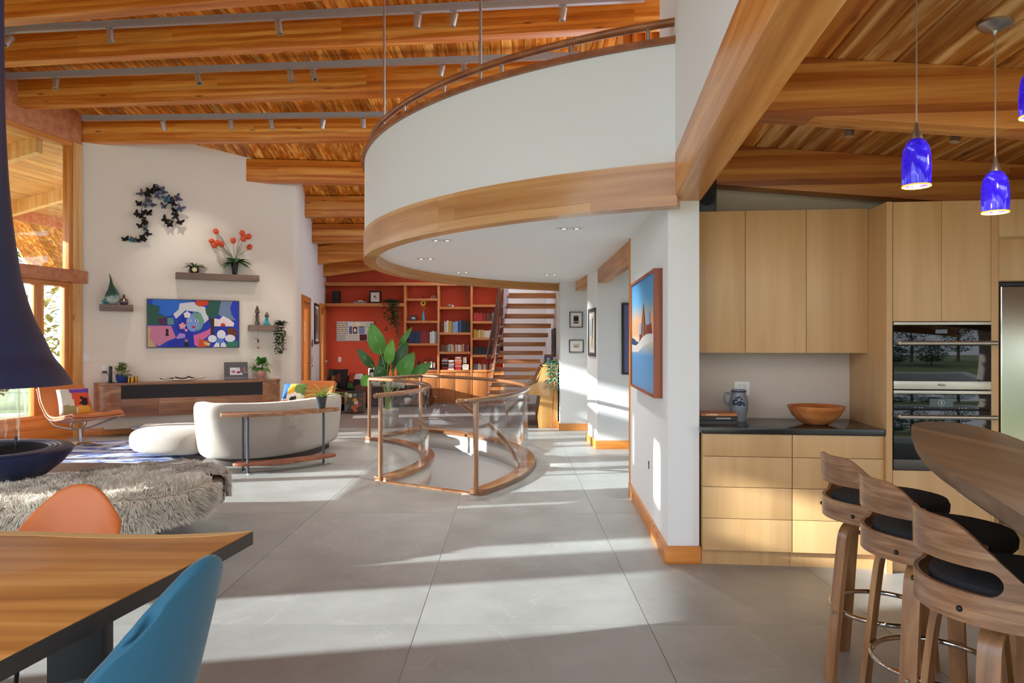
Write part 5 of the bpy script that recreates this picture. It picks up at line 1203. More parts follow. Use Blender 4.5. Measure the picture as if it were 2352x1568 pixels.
# ------------------------------------------------------------------ track lights
def trackp(x,y,k,dy): 
    # a point of the photo's frame on the vertical plane just in front of beam k
    m=BEAMS[k][1]; Y0=BEAMS[k][0]-BW/2-dy; q=(x-CX)/F; Y=Y0/(1-m*q); return Vector((q*Y,Y,CAMZ+(CY-y)*Y/F))
SPOTW={6:25,7:40,8:80}
TR=[(6,-80,73,1480,-6,0.30,[(20,90),(254,80),(641,60),(960,40),(1043,34),(1294,17)],'nearest','top'),
    (7,-80,178,1330,127,0.30,[(129,190),(456,180),(668,171),(721,169),(1015,156),(1067,150)],'middle','middle'),
    (8,190,271,905,262,0.30,[(376,288),(531,283),(624,281),(742,278),(835,275)],'farthest','bottom')]
for k,x0,y0,x1,y1,dy,heads,word,_ in TR:
    a=trackp(x0,y0,k,dy); b=trackp(x1,y1,k,dy); zt_=(a.z+b.z)/2; d=b-a; d.z=0; ang=math.atan2(d.y,d.x); L=d.length
    t=thing('light_track','%s long grey metal track under the living room ceiling'%word,'light track',(a.x,a.y,a.z),ang,'ceiling light tracks'); sl_=(b.z-a.z)/L
    mb=MB().box(0,L,-0.035,0.035,-0.03,0.03); mb.box(0,L,-0.045,0.045,0.02,0.03); mb.v=[(p[0],p[1],p[2]+sl_*p[0]) for p in mb.v]; mb.build('channel',M_alu,t)
    mb=MB().box(0,L,-0.028,0.028,-0.042,-0.03); mb.v=[(p[0],p[1],p[2]+sl_*p[0]) for p in mb.v]; mb.build('rail_insert',mat('track_insert','#b9bac0',0.35,0.7),t)
    nr=max(3,int(L/1.7))
    for q in range(nr):
        s=L*(q+0.3)/nr; w=Vector((a.x,a.y,0))+d.normalized()*s; dp=deckpts(w.x); zc=5.2
        for (Ya,Za),(Yb,Zb) in zip(dp[:-1],dp[1:]):
            if Ya<=w.y<=Yb: zc=Za+(Zb-Za)*(w.y-Ya)/(Yb-Ya)
        MB().cyl((s,0,0.03+sl_*s),(s,0,zc-a.z),0.005,n=6).build('hanger_rod',M_alu,t)
    for i,(hx,hy) in enumerate(heads):
        p=trackp(hx,hy,k,dy); s=(Vector((p.x,p.y,0))-Vector((a.x,a.y,0))).length; zb_=a.z+sl_*s-0.042
        h=thing('track_spotlight','%s spotlight from the left on the %s ceiling track'%(ordinal(i),word),'spotlight',(p.x,p.y,zb_),ang,'track spotlights')
        MB().box(-0.045,0.03,-0.02,0.02,-0.012,0.0).build('adapter',M_alu,h); MB().box(-0.045,-0.035,-0.006,0.006,-0.10,-0.01).build('bracket',M_alu,h)
        random.seed(i*7+k); tx,ty=random.choice((-18,-8,0,10,16)),random.choice((-30,-10,5,0)) if k<8 else random.choice((8,14,-8))
        Mh=Matrix.Translation((0,0,-0.09))@Matrix.Rotation(R(tx),4,'Y')@Matrix.Rotation(R(ty),4,'X')
        hd=MB().lathe([(0.0,0.062),(0.034,0.062),(0.036,0.055),(0.036,-0.07),(0.030,-0.07),(0.028,-0.03),(0.0,-0.03)],18,M=Mh).build('head',mat('spot_silver','#bdbab6',0.35,0.7),h)
        MB().lathe([(0,-0.045),(0.0285,-0.045)],16,M=Mh,caps=False).build('lens',M_black,hd)
        li=bpy.data.lights.new('spot_fill','SPOT'); li.energy=SPOTW[k]; li.spot_size=R(75); li.spot_blend=0.7; li.color=(1,0.92,0.82); li.shadow_soft_size=0.04  # each head switched on to add fill light to the room
        lo=bpy.data.objects.new('spot_fill',li); col.objects.link(lo); lo.parent=h; lo.location=Mh@Vector((0,0,-0.085)); lo.rotation_euler=Mh.to_euler()
# ------------------------------------------------------------------ suspended fireplace on its hearth slab
FX,FY=-3.84,5.15; FS=0.945
def sup(X,Y,c=(-3.85,5.25),a=1.65,b=0.98,e=2.5): return (abs((X-c[0])/a)**e+abs((Y-c[1])/b)**e)
def suppt(th,s=1.0,c=(-3.85,5.25),a=1.65,b=0.98,e=2.5):
    ct,sn=math.cos(th),math.sin(th); return (c[0]+s*a*math.copysign(abs(ct)**(2/e),ct), c[1]+s*b*math.copysign(abs(sn)**(2/e),sn))
outl=[suppt(2*math.pi*i/72) for i in range(72)]
hs=thing('hearth_bench','low floating oval concrete hearth slab under the hanging fireplace','hearth',(-3.85,5.25,0))
loc=lambda pts:[(p[0]+3.85,p[1]-5.25) for p in pts]
MB().prism(loc(outl),0.235,0.40,sm=True).build('slab',M_concrete,hs); MB().prism(loc([suppt(2*math.pi*i/72,0.995) for i in range(72)]),0.40,0.415).build('stone_top',M_conctop,hs)
MB().prism(loc([suppt(2*math.pi*i/48,0.72) for i in range(48)]),0.0,0.235,sm=True).build('pedestal',mat('dark_concrete','#6f6c68',0.8,noise_amt=0.1,nscale=12),hs)
fp=thing('hanging_fireplace','dark blue enamelled suspended fireplace with flared hood, bowl and flue','fireplace',(FX,FY,0))
MB().lathe([(0.0,0.416),(0.17,0.416),(0.30,0.437),(0.42,0.495),(0.515,0.575),(0.57,0.642),(0.587,0.68),(0.57,0.692),(0.50,0.695),(0.495,0.687),(0.485,0.687),(0.48,0.695),(0.465,0.695),(0.46,0.687),(0.448,0.687),(0.443,0.693),(0.43,0.692),(0.38,0.62),(0.25,0.57),(0.0,0.56)],64).build('bowl',M_navy,fp)
MB().lathe([(0.0,0.575),(0.25,0.585),(0.38,0.635),(0.42,0.685)],48,caps=False).build('ash_pan',mat('soot_black','#1b1918',0.9),fp)
hp=spline([(r_,0,z_) for r_,z_ in ((0.575,1.150),(0.57,1.165),(0.515,1.265),(0.45,1.36),(0.398,1.485),(0.322,1.67),(0.27,1.86),(0.236,2.05),(0.192,2.42),(0.162,2.9),(0.148,3.5),(0.145,5.3))],4)
MB().lathe([(0.56,1.152)]+[(p.x,p.z) for p in hp],64,caps=False).build('hood',M_navy,fp); MB().lathe([(0.56,1.152),(0.50,1.27),(0.30,1.55),(0.15,1.6),(0.0,1.6)],48,caps=False).build('hood_lining',mat('soot_black','#1b1918'),fp)
MB().lathe([(0.24,0.70),(0.24,1.30)],48,caps=False).build('glass_cylinder',glass('fire_glass',(0.95,0.96,0.97),0.8),fp)
for q in range(3):
    a=R(-60+120*q); MB().cyl((0.24*math.cos(a),0.24*math.sin(a),0.66),(0.24*math.cos(a),0.24*math.sin(a),0.76),0.012,n=8).build('glass_clamp',M_black,fp)
# sheepskins: hide draped over the slab, with long fur
def drape(X,Y,z=0.418,lift=0.0):
    z=z+0.022*noise.noise(Vector((X*5,Y*5,1.7)))
    s=sup(X,Y)
    if s<=1: return Vector((X,Y,z+lift))
    dx,dy=X+3.85,Y-5.25; k_=s**(-1/2.5); e=Vector((dx,dy)).length*(1-k_); n_=Vector((dx,dy)).normalized()
    return Vector((-3.85+dx*k_+n_.x*(0.015+lift),5.25+dy*k_+n_.y*(0.015+lift),z-e))
def inpoly(p,poly):
    c=False; n=len(poly)
    for i in range(n):
        a,b=poly[i],poly[i-1]
        if (a[1]>p[1])!=(b[1]>p[1]) and p[0]<(b[0]-a[0])*(p[1]-a[1])/(b[1]-a[1])+a[0]: c=not c
    return c
def sheepskin(label,poly,m,n,seed,L=0.07,lift0=0.0):
    random.seed(seed); poly=[tuple(p)[:2] for p in spline([(a,b,0) for a,b in poly]+[(poly[0][0],poly[0][1],0)],4)][:-1]
    cx=sum(p[0] for p in poly)/len(poly); cy=sum(p[1] for p in poly)/len(poly); base=drape(cx,cy)
    t=thing('sheepskin',label,'sheepskin',(base.x,base.y,0.418)); O=Vector((base.x,base.y,0.418))
    x0,x1=min(p[0] for p in poly),max(p[0] for p in poly); y0,y1=min(p[1] for p in poly),max(p[1] for p in poly); st_=0.035
    hm=MB(); X=x0
    while X<x1:
        Y=y0
        while Y<y1:
            if inpoly((X+st_/2,Y+st_/2),poly):
                hm.add([drape(X+dx,Y+dy,0.424+lift0)-O for dx,dy in ((0,0),(st_,0),(st_,st_),(0,st_))],[(0,1,2,3)],0,True)
            Y+=st_
        X+=st_
    hm.build('hide',M_hide,t,norm=True)
    mb=MB(); k=0; vs=[]; fs=[]
    while k<n:
        X=random.uniform(x0,x1); Y=random.uniform(y0,y1)
        if not inpoly((X,Y),poly): continue
        k+=1; p=drape(X,Y,0.424+lift0)-O; q=drape(X+0.01,Y,0.424)-drape(X,Y,0.424); q2=drape(X,Y+0.01,0.424)-drape(X,Y,0.424); nn=q.cross(q2); nn=nn.normalized() if nn.length>1e-9 else Vector((0,0,1))
        w_=noise.noise_vector(Vector((X*9,Y*9,seed)))
        d=(nn*1.0+Vector((w_.x,w_.y,0))*0.8+Vector((random.uniform(-.3,.3),random.uniform(-.3,.3),0))).normalized(); l=L*random.uniform(0.6,1.15)*(0.75+0.5*abs(w_.z))
        tip=p+d*l+Vector((0,0,-l*0.25))+Vector((w_.y,-w_.x,0))*0.02; mid=p+d*l*0.6; s_=Vector((-d.y,d.x,random.uniform(-.4,.4))).normalized()*random.uniform(0.0025,0.0045)
        o=len(vs); vs+= [p-s_,p+s_,mid+s_*0.8,mid-s_*0.8,tip]; fs+=[(o,o+1,o+2,o+3),(o+3,o+2,o+4)]
    mb.add(vs,fs,0,True); tag(mb.build('fur',m,t,norm=False,sharp=False),kind='stuff')
sheepskin('grey beige sheepskin lying at the back of the hearth slab',[(-3.42,5.62),(-3.2,5.82),(-2.95,6.0),(-2.75,6.18),(-2.5,6.12),(-2.25,5.85),(-2.08,5.62),(-2.12,5.48),(-2.45,5.52),(-2.7,5.60),(-2.9,5.54),(-3.15,5.56)],M_furg,26000,4,0.05,0.02)
sheepskin('cream sheepskin draped over the front edge of the hearth slab',[(-3.35,4.50),(-3.5,4.95),(-3.35,5.2),(-3.08,5.36),(-2.9,5.5),(-2.55,5.40),(-2.2,5.25),(-2.02,5.05),(-2.12,4.72),(-2.22,4.42),(-2.42,4.22),(-2.60,4.46),(-2.8,4.14),(-3.1,4.02),(-3.3,4.14)],M_fur,42000,5,0.095,0.025)
# ------------------------------------------------------------------ dining table and chairs
zt_=0.75
far=[]
for x,y in ((-230,1213),(-100,1215),(0,1218),(100,1220.5),(200,1224),(300,1227),(400,1227),(480,1224),(540,1221),(579,1219)):
    Y=(CAMZ-zt_)*F/(y-CY); far.append(((x-CX)*Y/F,Y))
rt=[(-1.045,2.30),(-1.105,1.95),(-1.158,1.615),(-1.215,1.30)]
tbl=thing('dining_table','live edge wooden slab dining table with dark end and steel legs','dining table',(-2.0,2.0,0))
pts=[(p[0]+2.0,p[1]-2.0) for p in far+rt+[(-2.6,1.28),(-2.68,2.0)]]
MB().prism(pts,zt_-0.052,zt_).build('tabletop',[M_table],tbl,bevel=0.006)
sap=[(p[0]+2.0,p[1]-2.0-0.004) for p in far]; wd=[0.05,0.055,0.06,0.05,0.055,0.05,0.045,0.05,0.04,0.012]
MB().prism(sap+[(p[0]-0.012,p[1]-w_) for p,w_ in zip(sap,wd)][::-1],zt_-0.0005,zt_+0.0012).build('sapwood_edge',wood('pale_sapwood','#c79a5c','#dcb578','#ecca94','X',0.42,0.5,0.0),tbl)
a=Vector(rt[-1])-Vector((-2,2)); b=Vector(far[-1])-Vector((-2,2)); d=(b-a).normalized(); n_=Vector((d.y,-d.x))*0.004
MB().prism([tuple(a+n_*0.2),tuple(Vector(rt[0])-Vector((-2,2))+n_*0.2),tuple(b+n_*0.2),tuple(b+n_),tuple(Vector(rt[0])-Vector((-2,2))+n_),tuple(a+n_)],zt_-0.05,zt_-0.003).build('end_edge',M_tableedge,tbl)
for (x,y) in ((0.68,0.30),(0.62,-0.45)): MB().box(x-0.16,x+0.02,y-0.03,y+0.03,0,zt_-0.052).build('leg',mat('black_steel_leg','#2b2a2c',0.5,0.4),tbl,bevel=0.003)
def dining_chair(name,label,m,loc_,face,Hh=0.44,W=0.245,tp=0.42,dr=0.30):
    t=thing(name,label,'chair',loc_,face); 
    def sh(u,v):
        s=u*2-1; zz=0.40+Hh*v*(1-dr*abs(s)**2.4*v); w=W*(1-tp*v**2.0)
        x=-0.20-0.13*v+0.20*(abs(s)**2.2)*(1-0.55*v); return (x, s*w, zz)
    o=MB().grid(sh,20,16).build('back_shell',m,t,solid=0.035,sub=1)
    MB().lathe([(0.0,0.40),(0.15,0.405),(0.20,0.43),(0.208,0.455),(0.19,0.478),(0.11,0.485),(0.0,0.485)],32,M=Matrix.Translation((0.05,0,0))@Matrix.Diagonal((1.12,1.0,1,1))).build('seat',m,t)
    for sx in (-1,1):
        for sy in (-1,1): MB().cyl((0.03+0.13*sx,0.13*sy,0.415),(0.03+0.21*sx,0.20*sy,0.0),0.014,0.009,10).build('leg',M_black,t)
    return t
dining_chair('dining_chair','teal blue velvet shell chair at the end of the dining table',M_velvet,(-1.12,1.92,0),R(170),Hh=0.51,W=0.27)
dining_chair('dining_chair','orange leather shell chair behind the dining table',M_orangevel,(-1.90,2.92,0),R(-80),Hh=0.425,W=0.245,tp=0.22,dr=0.42)
# ------------------------------------------------------------------ sofa, console table, lounge chairs
def cushion(name,label,loc_,rot,size,pats,th=0.07,cat='cushion'):
    t=thing(name,label,cat,loc_); t.rotation_euler=rot; n=20; mb=MB(); mats=[]; 
    def mi(c):
        f=mat('cloth_'+c.lstrip('#'),c,0.9)
        if f not in mats: mats.append(f)
        return mats.index(f)
    def P(i,j,s):
        u=i/n*2-1; v=j/n*2-1; pin=1-0.08*(1-abs(u))*0-0.06*(abs(u)*abs(v)); b=((1-u**4)*(1-v**4))**0.5*th
        e=1-0.05*(1-u*u) if abs(v)>0.99 else 1; return (u*size/2*(1-0.05*(1-v*v)),s*b*-1,v*size/2*(1-0.05*(1-u*u)))
    for s in (1,-1):
        for i in range(n):
            for j in range(n):
                c=pats[0][0]
                for pc,poly in pats[1:]:
                    if inpoly(((i+.5)/n,(j+.5)/n),poly): c=pc
                mb.add([P(i,j,s),P(i+1,j,s),P(i+1,j+1,s),P(i,j+1,s)],[(0,1,2,3)],mi(c),True)
    mb.build('cover',mats,t); return t
sc=[Vector(p) for p in spline([(-3.66,8.62,0),(-3.50,8.44,0),(-3.2,8.42,0),(-2.90,8.57,0),(-2.68,8.95,0),(-2.56,9.45,0),(-2.55,9.95,0)],6)]
so=thing('curved_sofa','pale grey curved sofa seen from behind with rounded backrest','sofa',(-3.3,9.0,0)); SO=Vector((-3.3,9.0,0))
def sweep(curve,halfw,z0,z1,lean,endr,name,m,parent,nv=20,endz=0.25):
    n=len(curve); L=[0]
    for i in range(1,n): L.append(L[-1]+(curve[i]-curve[i-1]).length)
    idx=[]; mb=MB(); rows_=[]
    # add rounded ends
    samples=[(0,-q) for q in (1.0,0.92,0.75,0.5,0.25)]+[(i,0) for i in range(n)]+[(n-1,q) for q in (0.25,0.5,0.75,0.92,1.0)]
    for i,q in samples:
        tg=(curve[min(i+1,n-1)]-curve[max(i-1,0)]).normalized(); nn=Vector((tg.y,-tg.x,0)); c=curve[i]+tg*(q*endr); s=math.sqrt(max(0.0004,1-q*q)); r=[]
        for j in range(nv):
            a=2*math.pi*j/nv; ca,sa=math.cos(a),math.sin(a); ex=0.45
            px_=math.copysign(abs(ca)**ex,ca)*halfw*s; h=(z1-z0)/2; pz=(z0+z1)/2+math.copysign(abs(sa)**ex,sa)*h*(1-endz+endz*s)
            r.append(c+nn*(px_+lean*(pz-z0))+Vector((0,0,pz)))
        rows_.append(r)
    m_=len(rows_); vs=[p-SO for r in rows_ for p in r]; fs=[(i*nv+j,i*nv+(j+1)%nv,(i+1)*nv+(j+1)%nv,(i+1)*nv+j) for i in range(m_-1) for j in range(nv)]
    mb.add(vs,fs,0,True); mb.add(rows_[0] and [p-SO for p in rows_[0]],[tuple(range(nv))]); mb.add([p-SO for p in rows_[-1]],[tuple(range(nv))])
    return mb.build(name,m,parent)
sweep(sc,0.12,0.09,0.75,0.10,0.13,'backrest',M_boucle,so)
def blob(c,r,z0,z1,name,rot=0,ex=0.6):
    def P(u,v):
        a=2*math.pi*u; b=math.pi*(v-0.5); cb,sb=math.cos(b),math.sin(b)
        x=math.copysign(abs(math.cos(a))**0.85,math.cos(a))*abs(cb)**ex*r[0]; y=math.copysign(abs(math.sin(a))**0.85,math.sin(a))*abs(cb)**ex*r[1]
        return Matrix.Rotation(rot,4,'Z')@Vector((x,y,0))+Vector(c)-SO+Vector((0,0,(z0+z1)/2+math.copysign(abs(sb)**ex,sb)*(z1-z0)/2))
    return MB().grid(P,40,18,cu=True).build(name,M_boucle,so)
blob((-4.18,9.05,0),(0.60,0.52,0),0.07,0.415,'chaise_seat',R(-12))
sweep([p+Vector((-0.40,0.28,0)) for p in sc[15:]],0.34,0.08,0.40,0.0,0.2,'seat',M_boucle,so)
MB().prism([tuple((p-SO)[:2]) for p in sc[2:]]+[tuple((p-SO+Vector((-0.5,0.3,0)))[:2]) for p in sc[2:][::-1]],0.0,0.09).build('plinth',mat('sofa_base_shade','#3a2c24',0.6),so)  # dark base, the shade under the sofa put into its colour
ct=thing('sofa_table','narrow live edge console table on thin steel legs behind the sofa','console table',(-2.7,8.1,0)); CO=Vector((-2.7,8.1,0))
def plank_curve(pts,hw,z0,z1,name,m,seed):
    random.seed(seed); c=spline(pts,5); n=len(c); A=[];B=[]
    for i in range(n):
        tg=(c[min(i+1,n-1)]-c[max(i-1,0)]).normalized(); nn=Vector((tg.y,-tg.x,0)); w=hw*(1 if 0<i<n-1 else 0.7)
        A.append(tuple((c[i]+nn*(w+random.uniform(-.008,.008))-CO)[:2])); B.append(tuple((c[i]-nn*(w+random.uniform(-.006,.006))-CO)[:2]))
    return MB().prism(A+B[::-1],z0,z1).build(name,m,ct,bevel=0.006)
plank_curve([(-3.24,8.0,0),(-2.95,8.0,0),(-2.6,8.14,0),(-2.32,8.42,0),(-2.16,8.68,0)],0.115,0.635,0.675,'top',M_walnut,1)
plank_curve([(-3.10,7.98,0),(-2.85,8.02,0),(-2.55,8.2,0),(-2.3,8.47,0),(-2.20,8.66,0)],0.095,0.085,0.12,'lower_shelf',wood('walnut_red','#6e3c28','#8f5238','#ab6c4c','X',0.4,1.0,0.0),2)
for (x,y) in ((-2.93,7.92),(-3.04,8.07),(-2.27,8.60)):
    MB().cyl((x-CO.x,y-CO.y,0.0),(x-CO.x,y-CO.y,0.64),0.014,n=12).build('leg',mat('blued_steel','#565c66',0.3,0.8),ct); MB().lathe([(0,0),(0.022,0),(0.02,0.008),(0,0.01)],14,c=(x-CO.x+0.02,y-CO.y-0.01,0)).build('foot',M_steel,ct)
t=thing('potted_fern','bright green fern in a small black pot on the sofa console table','plant',(-2.275,8.52,0.675))
MB().lathe([(0,0),(0.045,0),(0.064,0.13),(0.066,0.14),(0.058,0.14),(0,0.12)],20).build('pot',mat('charcoal_pot','#3b3f45',0.5),t)
mb=MB(); random.seed(8)
for q in range(26):
    a=random.uniform(0,6.28); e=random.uniform(0.2,1.2); d=Vector((math.cos(a)*math.cos(e),math.sin(a)*math.cos(e),math.sin(e))); Lf=random.uniform(0.22,0.34); c=[Vector((0,0,0.13))+d*(Lf*i/9)+Vector((0,0,-0.35*Lf*(i/9)**2)) for i in range(10)]
    mb.tube(c,0.002,4)
    for i in range(1,10):
        sd=Vector((-d.y,d.x,0)).normalized()
        for s in (-1,1): mb.leaf(c[i],sd*s+d*0.5+Vector((0,0,0.1)),0.05*(1-i/13),0.016,0.1,seg=2)
tag(mb.build('fronds',mat('fern_green','#7d9a3c',0.5,noise_amt=0.3,nscale=20),t,norm=False),kind='stuff')
def lounge(label,loc_,face):
    t=thing('lounge_chair',label,'lounge chair',loc_,face)
    prof=spline([(0.44,0,0.45),(0.36,0,0.455),(0.15,0,0.40),(-0.10,0,0.355),(-0.24,0,0.39),(-0.33,0,0.52),(-0.40,0,0.68),(-0.455,0,0.83)],4); n=len(prof)-1
    def P(u,v):
        k=v*n; i=int(min(k,n-1)); f=k-i; p=prof[i].lerp(prof[i+1],f); s=u*2-1; w=0.36*(1-0.10*math.sin(math.pi*v))*(1-0.12*smooth(0.75,1,v))
        lift=0.07*abs(s)**2.5*math.sin(math.pi*min(1,v*1.0))
        return (p.x+lift*0.6, s*w, p.z+lift)
    sh=MB().grid(P,16,n*1).build('seat_shell',M_leather,t,solid=0.045,sub=1)
    MB().grid(lambda u,v:(lambda q:(q[0]-0.02*v,q[1]*1.02,q[2]-0.035))(P(u,v)),16,n).build('outer_shell',mat('pale_shell','#c9866a',0.4),t,solid=0.012)
    for s in (-1,1):
        MB().tube(spline([(0.40,0.30*s,0.40),(0.20,0.24*s,0.33),(0.05,0.12*s,0.255),(0,0.03*s,0.235)],5),0.012,8).build('cradle_arm',M_steel,t); MB().tube(spline([(-0.30,0.27*s,0.42),(-0.22,0.22*s,0.30),(-0.08,0.1*s,0.25),(0,0.03*s,0.235)],5),0.012,8).build('cradle_arm',M_steel,t)
    MB().cyl((0,0,0.03),(0,0,0.245),0.026,n=16).build('pedestal',M_chrome,t)
    for q in range(4):
        a=q*math.pi/2+0.6; MB().tube([(0,0,0.04),(0.30*math.cos(a),0.30*math.sin(a),0.012)],[0.022,0.011],8).build('base_arm',M_chrome,t)
    return t
lounge('cognac leather swivel lounge chair by the window wall',(-6.02,9.95,0.0125),R(-28))
lounge('cognac leather swivel lounge chair half hidden behind the sofa',(-3.30,11.25,0),R(-108))
cushion('throw_cushion','colourful patterned cushion on the window-side lounge chair',(-6.06,9.88,0.63),(R(-24),0,R(48)),0.40,[('#d8d2c4',),('#d6552e',[(.45,.25),(1,.25),(1,.85),(.4,.85)]),('#6a3fa8',[(.35,.82),(1,.82),(1,1),(.35,1)]),('#9a9468',[(0.1,0),(.5,0),(.5,.3),(.1,.35)]),('#d8a23a',[(.55,0),(1,0),(1,.28),(.55,.28)]),('#1d1a1c',[(.6,.35),(.7,.5),(.62,.6),(.72,.65),(.8,.55),(.85,.65),(.92,.5),(.85,.3)])])
cushion('throw_cushion','blue and yellow patterned cushion on the lounge chair behind the sofa',(-3.40,11.12,0.63),(R(-22),0,R(-14)),0.40,[('#e2dccb',),('#2c5c9a',[(0,.3),(.3,.3),(.35,1),(0,1)]),('#dfae3c',[(.3,.5),(.6,.55),(.6,1),(.35,1)]),('#6a8a4a',[(.6,.6),(1,.5),(1,1),(.6,1)]),('#26242a',[(.5,.1),(.8,.2),(.7,.45),(.45,.35)]),('#d2582e',[(.05,0),(.4,0),(.4,.25),(.05,.28)])])
t=thing('coffee_table','low round grey side table with magazines beside the chaise','side table',(-4.98,9.95,0.0125))
MB().lathe([(0,0.265),(0.30,0.265),(0.315,0.273),(0.31,0.282),(0,0.282)],40).build('top',mat('grey_table','#8d9398',0.3,0.2),t); MB().cyl((0,0,0.01),(0,0,0.266),0.02,n=12).build('stem',M_chrome,t); MB().lathe([(0,0),(0.18,0),(0.17,0.012),(0,0.016)],28).build('base',M_chrome,t)
for i,c in enumerate(('#cfd4da','#e8e6e2')): tag(MB().box(-0.15,0.15,-0.11,0.11,0,0.012).build('magazine',mat('mag%d'%i,c,0.35),loc=(-4.97+0.02*i,9.92,0.2950+0.0125*i),rz=R(8+10*i)),['lower magazine on the low round side table','top magazine on the low round side table'][i],'magazine','magazines on the side table')
def rug_mat():
    m,nt,b=newmat('blue_white_rug'); N=nt.nodes; L=nt.links; tc=N.new('ShaderNodeTexCoord'); mp=N.new('ShaderNodeMapping'); mp.inputs['Scale'].default_value=(1.2,3.2,1); L.new(tc.outputs['Object'],mp.inputs['Vector'])
    nz=N.new('ShaderNodeTexNoise'); nz.inputs['Scale'].default_value=2.2; nz.inputs['Detail'].default_value=9; nz.inputs['Roughness'].default_value=0.7; nz.inputs['Distortion'].default_value=0.8; L.new(mp.outputs[0],nz.inputs['Vector'])
    cr=N.new('ShaderNodeValToRGB'); e=cr.color_ramp.elements; e[0].position=0.40; e[0].color=lin('#33479a'); e[1].position=0.56; e[1].color=lin('#e6e8ee'); e.new(0.48).color=lin('#7f92c8'); L.new(nz.outputs['Fac'],cr.inputs['Fac']); L.new(cr.outputs['Color'],b.inputs['Base Color']); b.inputs['Roughness'].default_value=0.95; return m
tag(MB().box(-1.3,1.35,-1.2,1.05,0.0005,0.012).build('area_rug',rug_mat(),loc=(-5.25,9.55,0),rz=R(12),bevel=0.004),'abstract blue and white rug under the lounge chair and chaise','rug')
# ------------------------------------------------------------------ bird of paradise plant behind the stair opening
PY=12.35; pb=at(893,985,PY)
t=thing('bird_of_paradise','tall potted plant with big paddle leaves behind the glass balustrade','plant',(pb.x,PY,0)); PO=Vector((pb.x,PY,0))
MB().lathe([(0,0),(0.13,0),(0.16,0.10),(0.175,0.30),(0.165,0.31),(0.15,0.28),(0,0.27)],28).build('pot',mat('pale_pot','#b9b4aa',0.6,noise_amt=0.1,nscale=12),t); MB().lathe([(0,0.272),(0.15,0.272)],24,caps=False).build('soil',M_soil,t)
LV=[(876,813,853,741,40,0.0,1),(892,835,902,778,25,-0.12,2),(858,843,820,799,22,0.05,0),(907,848,937,784,32,-0.05,0),(917,867,952,808,38,-0.15,1),(945,865,992,832,27,-0.05,1),(881,868,864,838,32,-0.1,0),(852,866,829,884,27,-0.12,2),(917,797,947,750,14,0.1,1),(887,862,878,808,28,0.12,0),(900,872,912,836,26,0.15,0)]
for i,(bx_,by_,tx,ty,w,dy,mi) in enumerate(LV):
    b=at(bx_,by_,PY+dy)-PO; e=at(tx,ty,PY+dy+random.uniform(-0.05,0.05))-PO; d=e-b; L=d.length; W=w*PY/F; sd=Vector((d.z,0,-d.x)).normalized(); fw=Vector((0,-1,0)); n=10; vs=[];fs=[]
    for k in range(n+1):
        s=k/n; c=b+d*s+fw*0.05*math.sin(math.pi*s); hw=W/2*(math.sin(math.pi*min(1,0.06+0.94*s**0.75)))**0.75 if k<n else 0.002
        for q in (-1,-0.5,0,0.5,1): vs.append(c+sd*hw*q+fw*(0.06*W*abs(q)))
    for k in range(n):
        for q in range(4): fs.append((k*5+q,k*5+q+1,k*5+q+6,k*5+q+5))
    lf=MB().add(vs,fs,0,True).build('leaf',[M_leafdk,M_leaf,mat('bright_leaf','#5fa03c',0.4,noise_amt=0.15,nscale=8)][mi],t,norm=False)
    MB().tube([b+fw*0.004,b+d*0.5+fw*0.054,b+d*0.98+fw*0.005],[0.006,0.004,0.001],5).build('midrib',mat('midrib','#a9bf7a',0.5),lf)
    MB().tube(bez((random.uniform(-.05,.05),0,0.27),(random.uniform(-.05,.05),0,0.5),tuple(b-d.normalized()*0.25),tuple(b),8),[0.012,0.0115,0.011,0.010,0.009,0.009,0.008,0.007,0.006],6).build('stalk',mat('stalk_green','#8aa65a',0.5),t)
for dx,ty in ((0.11,866),(-0.02,868)):
    b=Vector((0.05,0.0,0.27)); e=at(908 if dx>0 else 896,ty-16,PY-0.2)-PO; MB().leaf(e-Vector((0,0,0.16)),(0.05,0,1),0.22,0.06,0,up=(0,-1,0)).build('flower_bract',mat('orange_bract','#e8702a',0.5),t,solid=0.004)
# ------------------------------------------------------------------ back sitting room: leather chair, drum stool, daybed and cushions
t=thing('leather_armchair','dark brown leather armchair in front of the red wall','armchair',(-3.62,15.55,0),R(-6))
MB().box(-0.42,0.42,-0.42,0.42,0.12,0.42).build('seat',M_leatherdk,t,bevel=0.06); MB().box(-0.45,0.45,0.30,0.48,0.12,0.72).build('backrest',M_leatherdk,t,bevel=0.06)
for s in (-1,1): MB().box(0.40*s-0.09,0.40*s+0.09,-0.42,0.42,0.12,0.55).build('armrest',M_leatherdk,t,bevel=0.05)
for sx in (-0.36,0.36):
    for sy in (-0.34,0.38): MB().cyl((sx,sy,0),(sx,sy,0.14),0.02,n=8).build('leg',M_black,t)
p=fl(816,945); t=thing('drum_stool','drum shaped stool painted with flowers and an owl','stool',(-3.24,14.75,0))
MB().lathe([(0,0),(0.19,0),(0.205,0.02),(0.21,0.22),(0.205,0.43),(0.19,0.45),(0,0.455)],32).build('body',mat('dark_painted','#2b2723',0.6,noise_amt=0.5,nscale=40),t)
random.seed(14); fl_=['#d69a3a','#5a9ab8','#c96a4a','#e6d8b8','#7fb0a8','#b8556a']
for q in range(16):
    a=R(random.uniform(200,340)); z=random.uniform(0.06,0.4); M_=Matrix.Translation((0.211*math.cos(a),0.211*math.sin(a),z))@Matrix.Rotation(a,4,'Z')@Matrix.Rotation(R(90),4,'Y')
    r_=random.choice((0.03,0.045)); MB().lathe([(0,0.006),(r_*0.4,0.006),(r_*0.45,0.003),(r_,0.002),(r_*0.95,-0.002)],10,M=M_).build('painted_flower',mat('paint'+fl_[q%6],fl_[q%6],0.6),t)
mb=MB()
